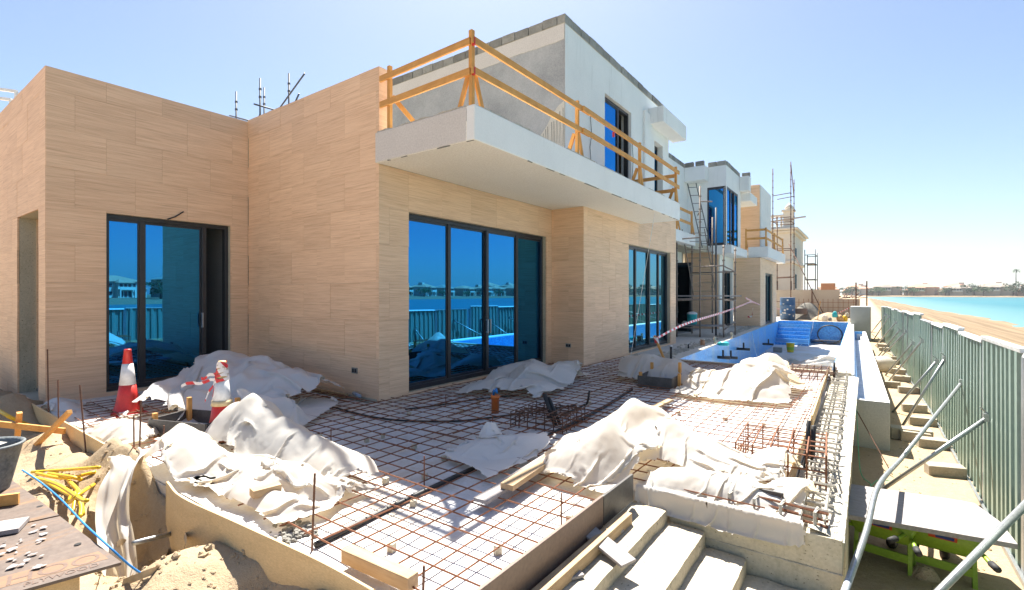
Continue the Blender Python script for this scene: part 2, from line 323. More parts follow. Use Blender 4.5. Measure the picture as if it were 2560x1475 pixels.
M = dict(
    stone=stone_mat(), sand=sand_mat(), water=water_mat(), mosaic=mosaic_mat(), tape=tape_mat(), ply=ply_mat(),
    glass=glass_mat('blue_mirror_glass'), glass2=glass_mat('clear_blue_glass', (.16, .45, .66), .25), darkglass=glass_mat('dark_glass', (.03, .08, .12), .3),
    sheet=sheet_mat('white_sheeting'), sheet2=sheet_mat('milky_sheeting', (.76, .76, .755), .3),
    white=white_mat(),
    soffit=rough_mat('cream_soffit_render', (.82, .78, .69), (.88, .85, .77), .8, .9, .1, .004),
    grey=rough_mat('grey_cement_render', (.25, .26, .27), (.42, .425, .43), 1.0, .92, .5, .015, c3=(.56, .56, .56)),
    band=rough_mat('pinkish_cement_band', (.60, .56, .52), (.68, .64, .60), 1.2, .92, .15, .005),
    conc=pitted_mat('board_marked_concrete', (.42, .375, .275), (.53, .475, .36), 2.2, .9, .35, .01, c3=(.60, .545, .43)),
    pale_conc=rough_mat('pale_trowelled_concrete', (.56, .525, .46), (.68, .645, .57), 1.6, .9, .25, .006),
    step=pitted_mat('dusty_step_concrete', (.38, .325, .24), (.50, .44, .34), 2.6, .92, .5, .012, c3=(.56, .50, .40)),
    rubble=rough_mat('rough_broken_concrete', (.36, .335, .28), (.60, .56, .48), 9., .95, .9, .03),
    slab=dusty_mat('white_blinding', (.57, .60, .65), (.68, .71, .755), 1.4, .88, .3, .008, c3=(.72, .735, .76)),
    block=rough_mat('hollow_concrete_block', (.20, .195, .175), (.33, .32, .29), 6., .95, .8, .02, rand=True, var=.28),
    kerbblock=rough_mat('sandy_precast_concrete', (.30, .255, .19), (.40, .35, .275), 3., .95, .5, .012, rand=True, var=.1),
    trough=rough_mat('grey_cement_coat', (.40, .40, .36), (.50, .50, .455), 1.5, .85, .2, .006),
    rust=rough_mat('rusty_steel', (.15, .055, .028), (.26, .105, .05), 14., .85, .3, .003),
    darkrust=rough_mat('dark_rusty_steel', (.085, .045, .03), (.16, .075, .045), 14., .85, .3, .003),
    dustyrebar=rough_mat('cement_coated_rebar', (.34, .31, .27), (.52, .49, .43), 18., .95, .5, .006),
    timber=wood('orange_pine', (.54, .25, .06), (.70, .37, .11), 1), timberx=wood('orange_pine_x', (.54, .25, .06), (.70, .37, .11), 0),
    timberz=wood('orange_pine_z', (.54, .25, .06), (.70, .37, .11), 2),
    pale=wood('pale_sawn_timber', (.36, .235, .125), (.50, .355, .205), 0), paley=wood('pale_sawn_timber_y', (.36, .235, .125), (.50, .355, .205), 1),
    formply=rough_mat('bare_plywood', (.56, .40, .205), (.68, .51, .28), 2.5, .8, .2, .003, stretch=(1, 4, 4)),
    brownply=rough_mat('brown_film_plywood', (.13, .085, .065), (.20, .135, .105), 3., .5, .15, .003),
    blackply=rough_mat('black_film_plywood', (.03, .028, .028), (.10, .095, .09), 7., .5, .2, .003),
    greyply=rough_mat('grey_dusty_plywood', (.23, .205, .20), (.35, .325, .32), 5., .75, .2, .003, stretch=(1, 6, 1)),
    frame=plain('anthracite_aluminium', (.028, .03, .035), .35), galv=rough_mat('galvanised_steel', (.28, .30, .31), (.42, .44, .45), 9., .38, .1, .002, metal=.7),
    fence=rough_mat('pale_green_sheet_steel', (.215, .31, .265), (.26, .355, .305), 1.1, .42, .08, .003, metal=.15, stretch=(1, 1, .3)),
    fencecap=plain('white_steel_cap', (.62, .64, .64), .45), bluepipe=rough_mat('dusty_blue_pipe', (.10, .16, .26), (.40, .43, .47), 5., .6, .1, .002),
    orange=plain('orange_upvc', (.62, .16, .03), .4), yellow=plain('yellow_conduit', (.70, .46, .02), .45), black=plain('black_plastic', (.015, .015, .016), .5),
    conered=plain('red_cone_plastic', (.62, .035, .03), .4), conewhite=plain('white_cone_sleeve', (.74, .74, .74), .45), conetape=plain('cream_cone_collar', (.66, .50, .27), .5),
    green=rough_mat('lime_green_paint', (.20, .33, .02), (.27, .42, .035), 6., .45, .1, .002), rubber=plain('black_rubber', (.02, .02, .022), .7),
    bucket=rough_mat('dusty_black_rubber', (.05, .065, .075), (.22, .24, .25), 5., .75, .3, .004), bluerope=plain('blue_rope', (.02, .22, .60), .6),
    strap=plain('beige_webbing', (.46, .37, .25), .8), teal=plain('teal_plastic', (.02, .40, .42), .4), bluebarrel=rough_mat('blue_drum', (.02, .06, .14), (.05, .13, .25), 4., .5, .1, .003),
    darksand=rough_mat('dark_gravel', (.15, .14, .115), (.24, .22, .185), 9., .95, .9, .04), redplastic=plain('red_plastic', (.55, .03, .03), .5),
    brickm=rough_mat('orange_brick', (.42, .20, .11), (.52, .28, .16), 8., .9, .4, .01), cream=rough_mat('cream_villa_render', (.66, .60, .50), (.74, .69, .60), 1., .9, .05, .004),
    interior=rough_mat('interior_cement', (.30, .29, .28), (.38, .37, .36), 1., .9, .05, .004), whiteplastic=plain('white_plastic', (.74, .74, .74), .4),
    steelpole=rough_mat('weathered_scaffold_steel', (.16, .11, .085), (.30, .25, .21), 9., .6, .1, .002, metal=.3), greypole=rough_mat('grey_scaffold_steel', (.065, .07, .08), (.12, .125, .135), 9., .5, .1, .002, metal=.4),
    tanwall=rough_mat('tan_cement_render', (.46, .37, .28), (.54, .45, .35), 1.2, .92, .15, .005), soil=rough_mat('compacted_soil', (.36, .27, .18), (.48, .38, .26), 5., .95, .9, .04), card=plain('brown_cardboard', (.45, .28, .13), .8),
)
# ================================================================ the setting: ground, water, slab
def sstep(a, b, x): t = np.clip((x - a) / (b - a), 0, 1); return t*t*(3-2*t)
def ground_z(x, y):
    x = np.asarray(x, float); y = np.asarray(y, float)
    z = -.86 + .05*fbm(x, y, 4, .9) + .02*fbm(x, y, 3, 4.)
    # sand corridor and beach beyond the fence
    xs = x + .026*np.maximum(0, y-45)
    z = z - .62*sstep(3.5, 12.5, xs + 1.2*fbm(y*.0+3, y, 3, .05)) - 1.2*sstep(12.5, 30, xs)
    z = z - .03*np.sin(x*7.)*sstep(1.6, 2.2, x)*(1-sstep(5, 7, x))
    # left yard in front of the slab
    yard = (1 - sstep(-1.9, -1.55, x)) * (1 - sstep(1.7, 1.95, y) * sstep(-10.4, -10.1, x))
    yz = -.24 + .14*fbm(x, y, 4, 1.1) + .06*fbm(x, y, 3, 4.5)
    yz = yz + .42*np.exp(-((x+10.1)/.9)**2 - ((y-1.55)/.55)**2) + .25*np.exp(-((x+12.5)/1.6)**2 - ((y-1.0)/1.0)**2)
    yz = yz + .20*sstep(.9, 1.6, y)*(sstep(-4.2, -3.7, x) + (1-sstep(-5.5, -5.1, x))*sstep(-9.5, -8, x))
    pit = np.exp(-((x+4.75)/.75)**2 - ((y-1.42)/.26)**2)*.42 + np.exp(-((x+3.0)/.28)**2 - ((y-1.5)/.16)**2)*.2
    yz = yz + .24*np.exp(-((y-1.76)/.2)**2)*(1-sstep(-4.9, -4.5, x))*sstep(-6.6, -6.2, x)
    yz = yz - pit*(1 + .6*fbm(x, y, 3, 5.))
    yz = yz + .10*np.exp(-((x+3.7)/.5)**2 - ((y-1.25)/.28)**2) + .12*np.exp(-((x+2.45)/.35)**2 - ((y-1.3)/.2)**2)
    z = z*(1-yard) + yz*yard
    # under the steps
    st = sstep(-1.75, -1.5, x)*(1-sstep(-.4, -.15, x))*(1-sstep(4., 4.2, y))
    z = z*(1-st) + (-.62)*st
    near = sstep(-.2, .1, x)*(1-sstep(1.0, 1.15, x))*(1-sstep(4.6, 5.6, y))
    z = z - .05*near
    # pool pit and building footprint kept below everything
    hole = sstep(12.0, 12.4, y)*(1-sstep(35.2, 35.6, y))*sstep(-5.2, -4.9, x)*(1-sstep(-.6, -.35, x))
    z = z - 1.0*hole
    return z
def lines(segs):
    out = []
    for a, b, s in segs: out += list(np.arange(a, b, s))
    return np.array(out + [segs[-1][1]])
gx = lines([(-2500, -200, 300), (-200, -40, 20), (-40, -14, 2), (-14, -7, .1), (-7, -1.8, .045), (-1.8, 1.2, .06), (1.2, 6, .25), (6, 30, 1.), (30, 60, 10), (60, 61, 1)])
gy = lines([(-1500, -100, 200), (-100, -10, 10), (-10, -1, 1), (-1, .4, .1), (.4, 2.2, .04), (2.2, 4.2, .15), (4.2, 16, .09), (16, 40, .35), (40, 120, 4), (120, 800, 40), (800, 801, 1)])
GX, GY = np.meshgrid(gx, gy, indexing='ij'); GZ = ground_z(GX, GY)
nx, ny = GX.shape
vv = np.stack([GX.ravel(), GY.ravel(), GZ.ravel()], 1)
ii = np.arange(nx*ny).reshape(nx, ny)
ff = np.stack([ii[:-1,:-1].ravel(), ii[1:,:-1].ravel(), ii[1:,1:].ravel(), ii[:-1,1:].ravel()], 1)
me = bpy.data.meshes.new('ground'); me.from_pydata(vv.tolist(), [], ff.tolist()); me.update()
kind(obj('ground', me, M['sand'], smooth=True), 'structure')
# the sea, and the far shore bank that runs round it
kind(MB().add([(4, -2000, -1.5), (3500, -2000, -1.5), (3500, 4000, -1.5), (-300, 4000, -1.5), (-300, 420, -1.5), (4, 100, -1.5)], [(0, 1, 2, 3, 4, 5)]).build('sea', M['water']), 'structure')
SHORE = [(132, -400), (136, -60), (150, 20), (178, 110), (210, 220), (240, 360), (232, 520), (150, 640), (40, 690), (-120, 720), (-400, 760), (-900, 820)]
SH = polyline([(a, b, 0) for a, b in SHORE], 6)
mb = MB(); SD = []
for i, p in enumerate(SH):
    d = (SH[min(i+1, len(SH)-1)] - SH[max(i-1, 0)]).normalized(); nrm = Vector((d.y, -d.x, 0)); SD.append((p, d, nrm))
    for off, z in ((-6, -2.2), (0, -1.45), (12, -.5), (26, 0.2), (60, .6), (900, .8)):
        q = p + nrm*off; mb.v.append((q.x, q.y, z))
for i in range(len(SH)-1):
    for k in range(5): a = i*6+k; mb.f.append((a, a+1, a+7, a+6))
kind(mb.build('far_shore', M['sand'], smooth=True), 'structure')

# concrete slab on which the rebar mat lies
sl_ = MB().prism([(-10.3, 1.74), (-1.62, 1.74), (-1.62, 4.29), (-.52, 4.29), (-.62, 12.45), (-5.4, 12.45), (-5.4, 10.1), (-6.3, 10.1), (-6.3, 4.9), (-10.3, 4.9)], -.9, 0)
SLAB = kind(sl_.build('slab', M['slab']), 'structure')
def membrane(x0, x1, y0, y1):                               # the wrinkled skin of the blinding under the bars
    xs = np.linspace(x0, x1, int((x1-x0)/.07)+2); ys_ = np.linspace(y0, y1, int((y1-y0)/.07)+2); X_, Y_ = np.meshgrid(xs, ys_, indexing='ij')
    Z_ = .012 + .010*fbm(X_*1.7, Y_*1.7, 3, 1.3) - .012*np.abs(fbm(X_*2.3+5, Y_*2.3, 2, 1.)) ; Z_ = np.maximum(Z_, .003)
    i_ = np.arange(X_.size).reshape(X_.shape); f_ = np.stack([i_[:-1,:-1].ravel(), i_[1:,:-1].ravel(), i_[1:,1:].ravel(), i_[:-1,1:].ravel()], 1)
    m_ = bpy.data.meshes.new('membrane'); m_.from_pydata(np.stack([X_.ravel(), Y_.ravel(), Z_.ravel()], 1).tolist(), [], f_.tolist()); m_.update(); return obj('membrane', m_, M['slab'], SLAB, smooth=True)
membrane(-10.2, -1.62, 1.75, 4.28); membrane(-6.2, -.55, 4.28, 10.1); membrane(-5.3, -.62, 10.1, 12.37)
kind(MB().prism([(-5.5, 12.451), (-3.93, 12.451), (-4.47, 35.2), (-4.47, 41.5), (-15, 41.5), (-15, 17.), (-5.5, 17.)], -1.0, .012).build('terrace', M['pale_conc']), 'structure')
kind(MB().box(-4.46, -.3, 35.25, 41.5, -1.0, .02).build('far_terrace', M['soil']), 'structure')

# retaining wall with exposed starter bars, and the concrete end wall beside the steps
def rough_strip(name, x0, x1, y0, y1, z, mat, amp=.03, parent=None, step=.05):
    xs = np.arange(x0, x1+1e-6, (x1-x0)/max(3, int((x1-x0)/step))); ys = np.arange(y0, y1+1e-6, step)
    X_, Y_ = np.meshgrid(xs, ys, indexing='ij'); Z_ = z + amp*fbm(X_*6, Y_*6, 4, 1.5)
    a, b = X_.shape; i_ = np.arange(a*b).reshape(a, b)
    f_ = np.stack([i_[:-1,:-1].ravel(), i_[1:,:-1].ravel(), i_[1:,1:].ravel(), i_[:-1,1:].ravel()], 1)
    m_ = bpy.data.meshes.new(name); m_.from_pydata(np.stack([X_.ravel(), Y_.ravel(), Z_.ravel()], 1).tolist(), [], f_.tolist()); m_.update()
    return obj(name, m_, mat, parent, smooth=True)
rw = thing('retaining_wall', 'board-marked concrete retaining wall with rough broken top beside the steps', 'wall', (-.3, 8, -.86))
rough_box(-1.33, -.13, 4.08, 4.3, -.95, .0, .05, .0045).build('end_wall', M['conc'], rw, 'angle')
MB().box(-1.33, -.128, 4.074, 4.082, -.245, -.237).build('pour_joint', M['rubble'], rw)
MB().hexa([(-.515, 4.3, -1), (-.12, 4.3, -1), (-.2, 12.45, -1), (-.615, 12.45, -1)], [(-.515, 4.3, -.03), (-.12, 4.3, -.03), (-.2, 12.45, -.03), (-.615, 12.45, -.03)]).build('side_wall', M['conc'], rw, bevel=.012)
rs = rough_strip('broken_concrete_top', -.34, -.12, 4.1, 12.4, .0, M['rubble'], .07, rw)
rs2 = rough_strip('broken_concrete_base', -.52, -.30, 4.31, 12.4, -.02, M['rubble'], .035, rw)
# steps
stp = thing('concrete_steps', 'flight of pale dusty concrete steps beside the brown shutter board', 'steps', (-1.2, 3, -.6))
for i, (xa, xb, z) in enumerate(((-1.66, -1.33, -.075), (-1.34, -1.03, -.175), (-1.04, -.73, -.295), (-.74, -.14, -.41))):
    o = rough_box(xa, xb, 1.6, 4.06, -.9, z, .05, .0045).build('step', M['step'], stp, 'angle')

# ---------------------------------------------------------------- swimming pool
PN, PF = 12.55, 35.0
pool = thing('swimming_pool', 'empty swimming pool lined with blue mosaic tiles', 'pool', (-2.3, 24, -1.3))
L0, L1, R0, R1 = -3.93, -4.45, -.62, -.86
MB().quad((L0, PN, -1.3), (R0, PN, -1.3), (R1, PF, -1.3), (L1, PF, -1.3)).build('floor', M['slab'], pool)
MB().hexa([(L0-.2, PN, -1.4), (L0, PN, -1.4), (L1, PF, -1.4), (L1-.2, PF, -1.4)], [(L0-.2, PN, .006), (L0, PN, .006), (L1, PF, .006), (L1-.2, PF, .006)]).build('long_wall', M['mosaic'], pool)
MB().hexa([(R0, PN, -1.4), (R0+.03, PN, -1.4), (R1+.03, PF, -1.4), (R1, PF, -1.4)], [(R0, PN, -.02), (R0+.03, PN, -.02), (R1+.03, PF, -.02), (R1, PF, -.02)]).build('long_wall', M['mosaic'], pool)
MB().hexa([(R0+.032, PN, -1.4), (-.2, PN, -1.4), (-.58, PF, -1.4), (R1+.032, PF, -1.4)], [(R0+.032, PN, .02), (-.2, PN, .02), (-.58, PF, .02), (R1+.032, PF, .02)]).build('white_coping', M['white'], pool, bevel=.01)
MB().hexa([(L1-.2, PF, -1.4), (R1+.2, PF, -1.4), (R1+.2, PF+.2, -1.4), (L1-.2, PF+.2, -1.4)], [(L1-.2, PF, .03), (R1+.2, PF, .03), (R1+.2, PF+.2, .03), (L1-.2, PF+.2, .03)]).build('end_wall', M['mosaic'], pool)
MB().box(L0-.05, -.25, PN-.18, PN, -1.4, .06).build('end_wall', M['conc'], pool, bevel=.015)
MB().box(L0+.02, R0-.02, PN+.001, PN+.03, -1.4, .03).build('tile_lining', M['mosaic'], pool)
ps = None
for i in range(6):
    MB().box(L1+.01, L1+1.75, PF-.35*(i+1), PF-.35*i-.002, -1.35, -.16-.2*i).build('pool_step', M['mosaic'], pool, bevel=.02)
    MB().box(L1+.02, L1+1.75, PF-.35*(i+1)-.004, PF-.35*(i+1)+.03, -.165-.2*i, -.15-.2*i).build('step_nosing', plain('pale_blue_nosing', (.22, .45, .72), .4) if ps is None else ps, pool); ps = bpy.data.materials['pale_blue_nosing']
for px_, py_ in ((1990, 842), (1912, 860), (1848, 872), (1815, 893), (1795, 893)):
    p = atx(px_, py_, L0-.1); y_ = max(p.y, 13.2)
    MB().tube([(L0-.2, y_, p.z), (L0+.28, y_, p.z)], .05, 8).tube([(L0+.06, y_, p.z), (L0+.06, y_, p.z+.25)], .035, 6).build('inlet_pipe', M['black'], pool, True)
# overflow trough along the outside
tr = thing('overflow_trough', 'pale overflow channel with blue lining beside the pool wall', 'trough', (.05, 18, -.86))
TN, TF = 10.25, 28.5
def tb(n_, xa, xb, z0, z1, m_, ya=TN, yb=TF, dx=-.33): return MB().hexa([(xa, ya, z0), (xb, ya, z0), (xb+dx, yb, z0), (xa+dx, yb, z0)], [(xa, ya, z1), (xb, ya, z1), (xb+dx, yb, z1), (xa+dx, yb, z1)]).build(n_, m_, tr, bevel=.008)
tb('base', -.17, .32, -1.0, -.5, M['trough'])
tb('floor_lining', -.11, .12, -.5, -.47, M['bluepipe'])
tb('inner_wall', -.17, -.11, -.499, -.1, M['mosaic'])
tb('ledge', .12, .19, -.499, -.30, M['white'])
tb('outer_wall', .19, .32, -.499, -.08, M['white'])
MB().box(-.171, .32, TN-.1, TN-.001, -1.0, -.09).build('end_wall', M['trough'], tr, bevel=.008)
MB().box(-.16, .31, TN-.095, TN-.01, -.089, -.08).build('coping', M['white'], tr)
MB().box(-.47, -.02, TF, TF+.1, -1.0, -.08).build('end_wall', M['mosaic'], tr)
MB().box(-.36, -.06, TF-.09, TF-.01, -.47, -.2).build('outlet_box', M['bluepipe'], tr)
# ================================================================ the villa under construction
villa = thing('villa', 'unfinished two-storey villa clad in beige stone with white rendered upper floor', 'house', (-9, 12, 0))
def rect_cells(u0, u1, z0, z1, holes):
    us = sorted({u0, u1, *[min(max(h[i], u0), u1) for h in holes for i in (0, 1)]}); zs = sorted({z0, z1, *[min(max(h[i], z0), z1) for h in holes for i in (2, 3)]})
    for a, b in zip(us, us[1:]):
        run = None
        for c, d in zip(zs, zs[1:]):
            if b - a < 1e-4 or d - c < 1e-4: continue
            m = ((a+b)/2, (c+d)/2)
            if any(h[0] < m[0] < h[1] and h[2] < m[1] < h[3] for h in holes):
                if run: yield (a, b, *run); run = None
            else: run = (run[0], d) if run else (c, d)
        if run: yield (a, b, *run)
def rect_minus(r, h):
    a, b, c, d = r; e, f_, g, i_ = h
    if e >= b or f_ <= a or g >= d or i_ <= c: return [r]
    out = []
    if c < g: out.append((a, b, c, g))
    if i_ < d: out.append((a, b, i_, d))
    lo, hi = max(c, g), min(d, i_)
    if a < e: out.append((a, e, lo, hi))
    if f_ < b: out.append((f_, b, lo, hi))
    return out
TILE = {}
def tile_mesh(wd, h, ax):
    k = (round(wd, 2), round(h, 2), ax)
    if k not in TILE:
        g = .0022; t = .026
        mb = MB().box(-wd/2+g/2, wd/2-g/2, 0, t, -h/2+g/2, h/2-g/2) if ax == 'y' else MB().box(-t, 0, -wd/2+g/2, wd/2-g/2, -h/2+g/2, h/2-g/2)
        TILE[k] = mb.mesh('stone_tile'); TILE[k].materials.append(M['stone'])
    return TILE[k]
def facade(ax, c, u0, u1, z0, z1, holes=(), tiles=True, mat=None, th=.25, zb=.08, ub=None, ext=None, name='wall', tmin=None, joined=False):
    """ax 'x': plane x=c facing +x, u runs along y.  ax 'y': plane y=c facing -y, u runs along x."""
    back = .03 if tiles else 0.
    if ext is None: ext = (-.031, -.031) if tiles else (0, 0)
    mb = MB()
    for a, b, e, f_ in rect_cells(u0-ext[0], u1+ext[1], z0, z1, holes):
        if ax == 'x': mb.box(c-th, c-back, a, b, e, f_)
        else: mb.box(a, b, c+back, c+th, e, f_)
    wall = mb.build(name, M['conc'] if tiles else mat, villa)
    if tiles:
        ub = u0 if ub is None else ub; row = 0; z = zb - .6; jm = MB()
        if tmin is not None: u0 = tmin
        while z < z1:
            off = .4 if row % 2 else 0.
            u = ub - .8 + off - .8*math.ceil((ub - u0)/.8 + 1)
            while u < u1:
                r = (max(u, u0), min(u+.8, u1), max(z, z0), min(z+.6, z1))
                if r[1]-r[0] > .02 and r[3]-r[2] > .02:
                    rs = [r]
                    for h in holes: rs = [q for k in rs for q in rect_minus(k, h)]
                    for q in rs:
                        if q[1]-q[0] < .015 or q[3]-q[2] < .015: continue
                        if joined:
                            g = .0011
                            if ax == 'x': jm.box(c-.026, c, q[0]+g, q[1]-g, q[2]+g, q[3]-g)
                            else: jm.box(q[0]+g, q[1]-g, c, c+.026, q[2]+g, q[3]-g)
                            continue
                        o = bpy.data.objects.new('stone_tile', tile_mesh(q[1]-q[0], q[3]-q[2], ax)); COL.objects.link(o); o.parent = wall
                        uc, zc = (q[0]+q[1])/2, (q[2]+q[3])/2; j = random.uniform(-.002, .002)
                        o.location = (c+j, uc, zc) if ax == 'x' else (uc, c+j, zc)
                u += .8
            z += .6; row += 1
        if joined: kind(jm.build('stone_tiles', M['stone'], wall), 'stuff')
    return wall
def glazing(c, ys, z0, z1, open_=(), recess=.12, mat='glass', name='sliding_door', fw=.065, handles=(), axis='x'):
    x = c - recess; f_ = MB()
    def bx(u0, u1, za, zb, t0, t1):
        return (x-t1, x-t0, u0, u1, za, zb) if axis == 'x' else (u0, u1, c+recess+t0, c+recess+t1, za, zb)
    f_.box(*bx(ys[0], ys[-1], z1-.07, z1, -.02, .1)); f_.box(*bx(ys[0], ys[-1], z0, z0+.08, -.02, .1))
    f_.box(*bx(ys[0], ys[0]+fw, z0+.08, z1-.07, -.02, .1)); f_.box(*bx(ys[-1]-fw, ys[-1], z0+.08, z1-.07, -.02, .1))
    for y in ys[1:-1]: f_.box(*bx(y-fw*.6, y+fw*.6, z0+.08, z1-.07, -.025, .09))
    d = f_.build(name, M['frame'], villa, bevel=.006)
    for i, (a, b) in enumerate(zip(ys, ys[1:])):
        if i in open_: continue
        t = .01 + .03*(i % 2)
        MB().box(*bx(a+.03, b-.03, z0+.07, z1-.06, t, t+.012)).build('glass_pane', M[mat], d)
        s_ = MB(); e = .045
        for q in ((a+.02, a+.02+e, z0+.08, z1-.07), (b-.02-e, b-.02, z0+.08, z1-.07)): s_.box(*bx(*q, t-.012, t+.03))
        s_.box(*bx(a+.02+e, b-.02-e, z0+.08, z0+.08+e, t-.012, t+.03)); s_.box(*bx(a+.02+e, b-.02-e, z1-.07-e, z1-.07, t-.012, t+.03)); s_.build('sash', M['frame'], d)
    for y, zc in handles:
        MB().box(*bx(y-.012, y+.012, zc-.14, zc+.14, -.07, -.045)).box(*bx(y-.012, y+.012, zc-.14, zc-.11, -.045, -.02)).box(*bx(y-.012, y+.012, zc+.11, zc+.14, -.045, -.02)).build('handle', M['galv'], d)
    return d
ZS, ZT = 3.73, 4.2
# left block: W1 with its sliding door, W0 at the far left with a narrow opening
X1, Y0, Y2, X3, X4 = -10.25, 1.95, 5.01, -6.16, -5.3
hw1 = (2.70, 4.67, .06, 3.05)
facade('x', X1, Y0+.001, Y2-.001, -.3, 5.22, [hw1], ub=2.3)
sa, sb = aty(43, 700, Y0).x, aty(96, 700, Y0).x
facade('y', Y0, -19, X1-.001, -.3, 5.22, [(sa, sb, -.05, 3.05)], ub=-10.6, tmin=-14.2)
facade('y', Y0, -19, -14.2, -.3, 5.22, [], ub=-14.2, th=.029, joined=True, name='wall')
MB().box(sa-.0, sa+.03, Y0+.25, Y0+.9, 0, 3.05).box(sb, sb+.1, Y0+.26, Y0+.9, 0, 3.05).build('reveal', M['stone'], villa)
MB().box(sa, sb, Y0+.5, Y0+.55, 0, 3.05).build('side_door', M['frame'], villa)
facade('y', Y2, X1+.001, X3-.001, -.1, 5.25, [], ub=-9.43, ext=(.2, -.031))
facade('x', X3, Y2+.001, 10.2, -.1, ZS, [(5.63, 9.96, .06, 3.06)], ub=5.62)
MB().box(X3-.3, X3-.03, Y2+.03, Y2+.25, ZT-.5, 5.22).build('parapet_return', M['stone'], villa)
MB().box(X3-.028, X3, Y2+.002, Y2+.25, ZT+.005, 5.25).build('parapet_return_stone', M['stone'], villa)
MB().box(X1-.24, X3-.31, Y2+.04, Y2+.24, 5.221, 5.25).build('parapet_coping', M['stone'], villa)
facade('y', 10.2, X3+.001, X4-.001, -.1, ZS, [], ub=-6.1, ext=(.2, -.031))
facade('x', X4, 10.201, 17.0, -.05, ZT-.0, [(12.87, 16.42, .06, 3.07)], ub=12.8)
def yy(px, x): return atx(px, 735, x).y
glazing(X1, [2.70, yy(352*K*.995, X1-.12), yy(503*K, X1-.12), 4.67], .06, 3.05, open_=(2,), handles=[(yy(498*K, X1-.1), 1.2)])
glazing(X3, [5.63, yy(1109*K, X3-.1), yy(1203*K, X3-.1), yy(1276*K, X3-.1), 9.96], .06, 3.06, handles=[(yy(1203*K, X3-.1)+.05, 1.05), (yy(1203*K, X3-.1)-.04, 1.05)])
glazing(X4, [12.87, 13.62, 14.75, 15.55, 16.42], .06, 3.07, mat='glass2')
for ax, px_, py_ in (('y', 887, 927), ('y2', 1421, 864)):
    p = aty(px_, py_, Y2 if ax == 'y' else 10.2)
    MB().box(p.x-.07, p.x+.07, p.y-.012, p.y+.02, p.z-.04, p.z+.05).build('socket_box', M['block'], villa)
    MB().box(p.x-.055, p.x-.008, p.y-.014, p.y, p.z-.025, p.z+.035).box(p.x+.008, p.x+.055, p.y-.014, p.y, p.z-.025, p.z+.035).build('socket_hole', M['black'], villa)
q_ = vx(432, 535, X1+.02); MB().tube([q_ + Vector((0, -.12, -.06)), q_, q_ + Vector((.02, .13, .11))], .012, 5).build('loose_cable', M['black'], villa)
MB().box(-9.45, -6.2, Y2-.012, Y2-.002, -.1, .05).build('damp_course', M['conc'], villa)
# rooms behind the glass: floor, ceiling, back walls
MB().box(-19, -6.42, 5.3, 24.6, -.2, .04).box(-19, -10.52, 2.21, 5.299, -.2, .04).build('inner_floor', M['interior'], villa)
MB().box(-19, -18.8, 2.2, 24.6, .041, 3.68).box(-18.79, -7.4, 24.3, 24.6, .041, 3.68).box(-13.5, -10.52, 4.72, 4.9, .041, 3.68).box(-12.6, -12.4, 5.3, 23, .041, 3.68).build('inner_wall', M['interior'], villa)
MB().box(-19, -6.2, 5.27, 24.75, 3.7, 4.0).box(-19, -10.53, 1.99, 5.268, 3.7, 4.0).box(-6.19, -5.56, 10.46, 17, 3.735, 4.0).build('floor_slab', M['conc'], villa)
# ---------------------------------------------------------------- balcony
BX, BY0, BY1 = -4.17, 4.95, 13.74
bal = MB().box(X3+.003, BX-.003, BY0+.003, BY1-.003, ZS, 4.0).build('balcony', M['soffit'], villa, bevel=.01)
MB().box(BX-.14, BX, BY0, BY1, ZS+.002, ZT).build('fascia', M['white'], bal, bevel=.015)
MB().box(X3-.02, BX-.141, BY0, BY0+.14, ZS+.002, ZT-.002).build('fascia', M['band'], bal, bevel=.015)
MB().box(X4, BX-.14, BY1-.14, BY1-.001, ZS+.002, ZT-.002).build('fascia', M['white'], bal, bevel=.015)
def jag(p0, p1, wd, h, mat, name, dz=0., seg=.06, prob=1.):
    p0, p1 = Vector(p0), Vector(p1); d = p1-p0; n_ = int(d.length/seg); s_ = Vector((-d.y, d.x, 0)).normalized()*wd/2; mb = MB()
    hs_ = [max(.002, h*(.5+1.6*float(fbm(np.array(i*.31+p0.x), np.array(p0.y*3.), 3, 1.)))) for i in range(n_+1)]
    for i in range(n_):
        if float(fbm(np.array(i*.22+9.), np.array(p0.z*7+p0.y), 2, 1.))+.5 > prob: continue
        a, b = p0 + d*(i/n_), p0 + d*((i+1)/n_); mb.hexa([a-s_, b-s_, b+s_, a+s_][::-1], [a-s_+Vector((0, 0, hs_[i])), b-s_+Vector((0, 0, hs_[i+1])), b+s_+Vector((0, 0, hs_[i+1])), a+s_+Vector((0, 0, hs_[i]))][::-1])
    return mb.build(name, mat, bal)
jag((BX-.07, BY0+.01, ZT-.004), (BX-.07, BY1-.01, ZT-.004), .13, .022, M['rubble'], 'rough_top_edge')
jag((X3+.02, BY0+.07, ZT-.004), (BX-.15, BY0+.07, ZT-.004), .13, .022, M['rubble'], 'rough_top_edge')
jag((BX-.012, BY0+.01, ZS-.006), (BX-.012, BY1-.01, ZS-.006), .022, .010, M['block'], 'chipped_edge', prob=.42)
jag((X3+.02, BY0+.012, ZS-.006), (BX-.02, BY0+.012, ZS-.006), .022, .010, M['block'], 'chipped_edge', prob=.5)
MB().tube([(BX-.05, 11.9, ZS), (BX-.3, 11.95, 2.4), (-4.9, 12., .05)], .006, 4).build('hanging_cord', M['whiteplastic'], bal)
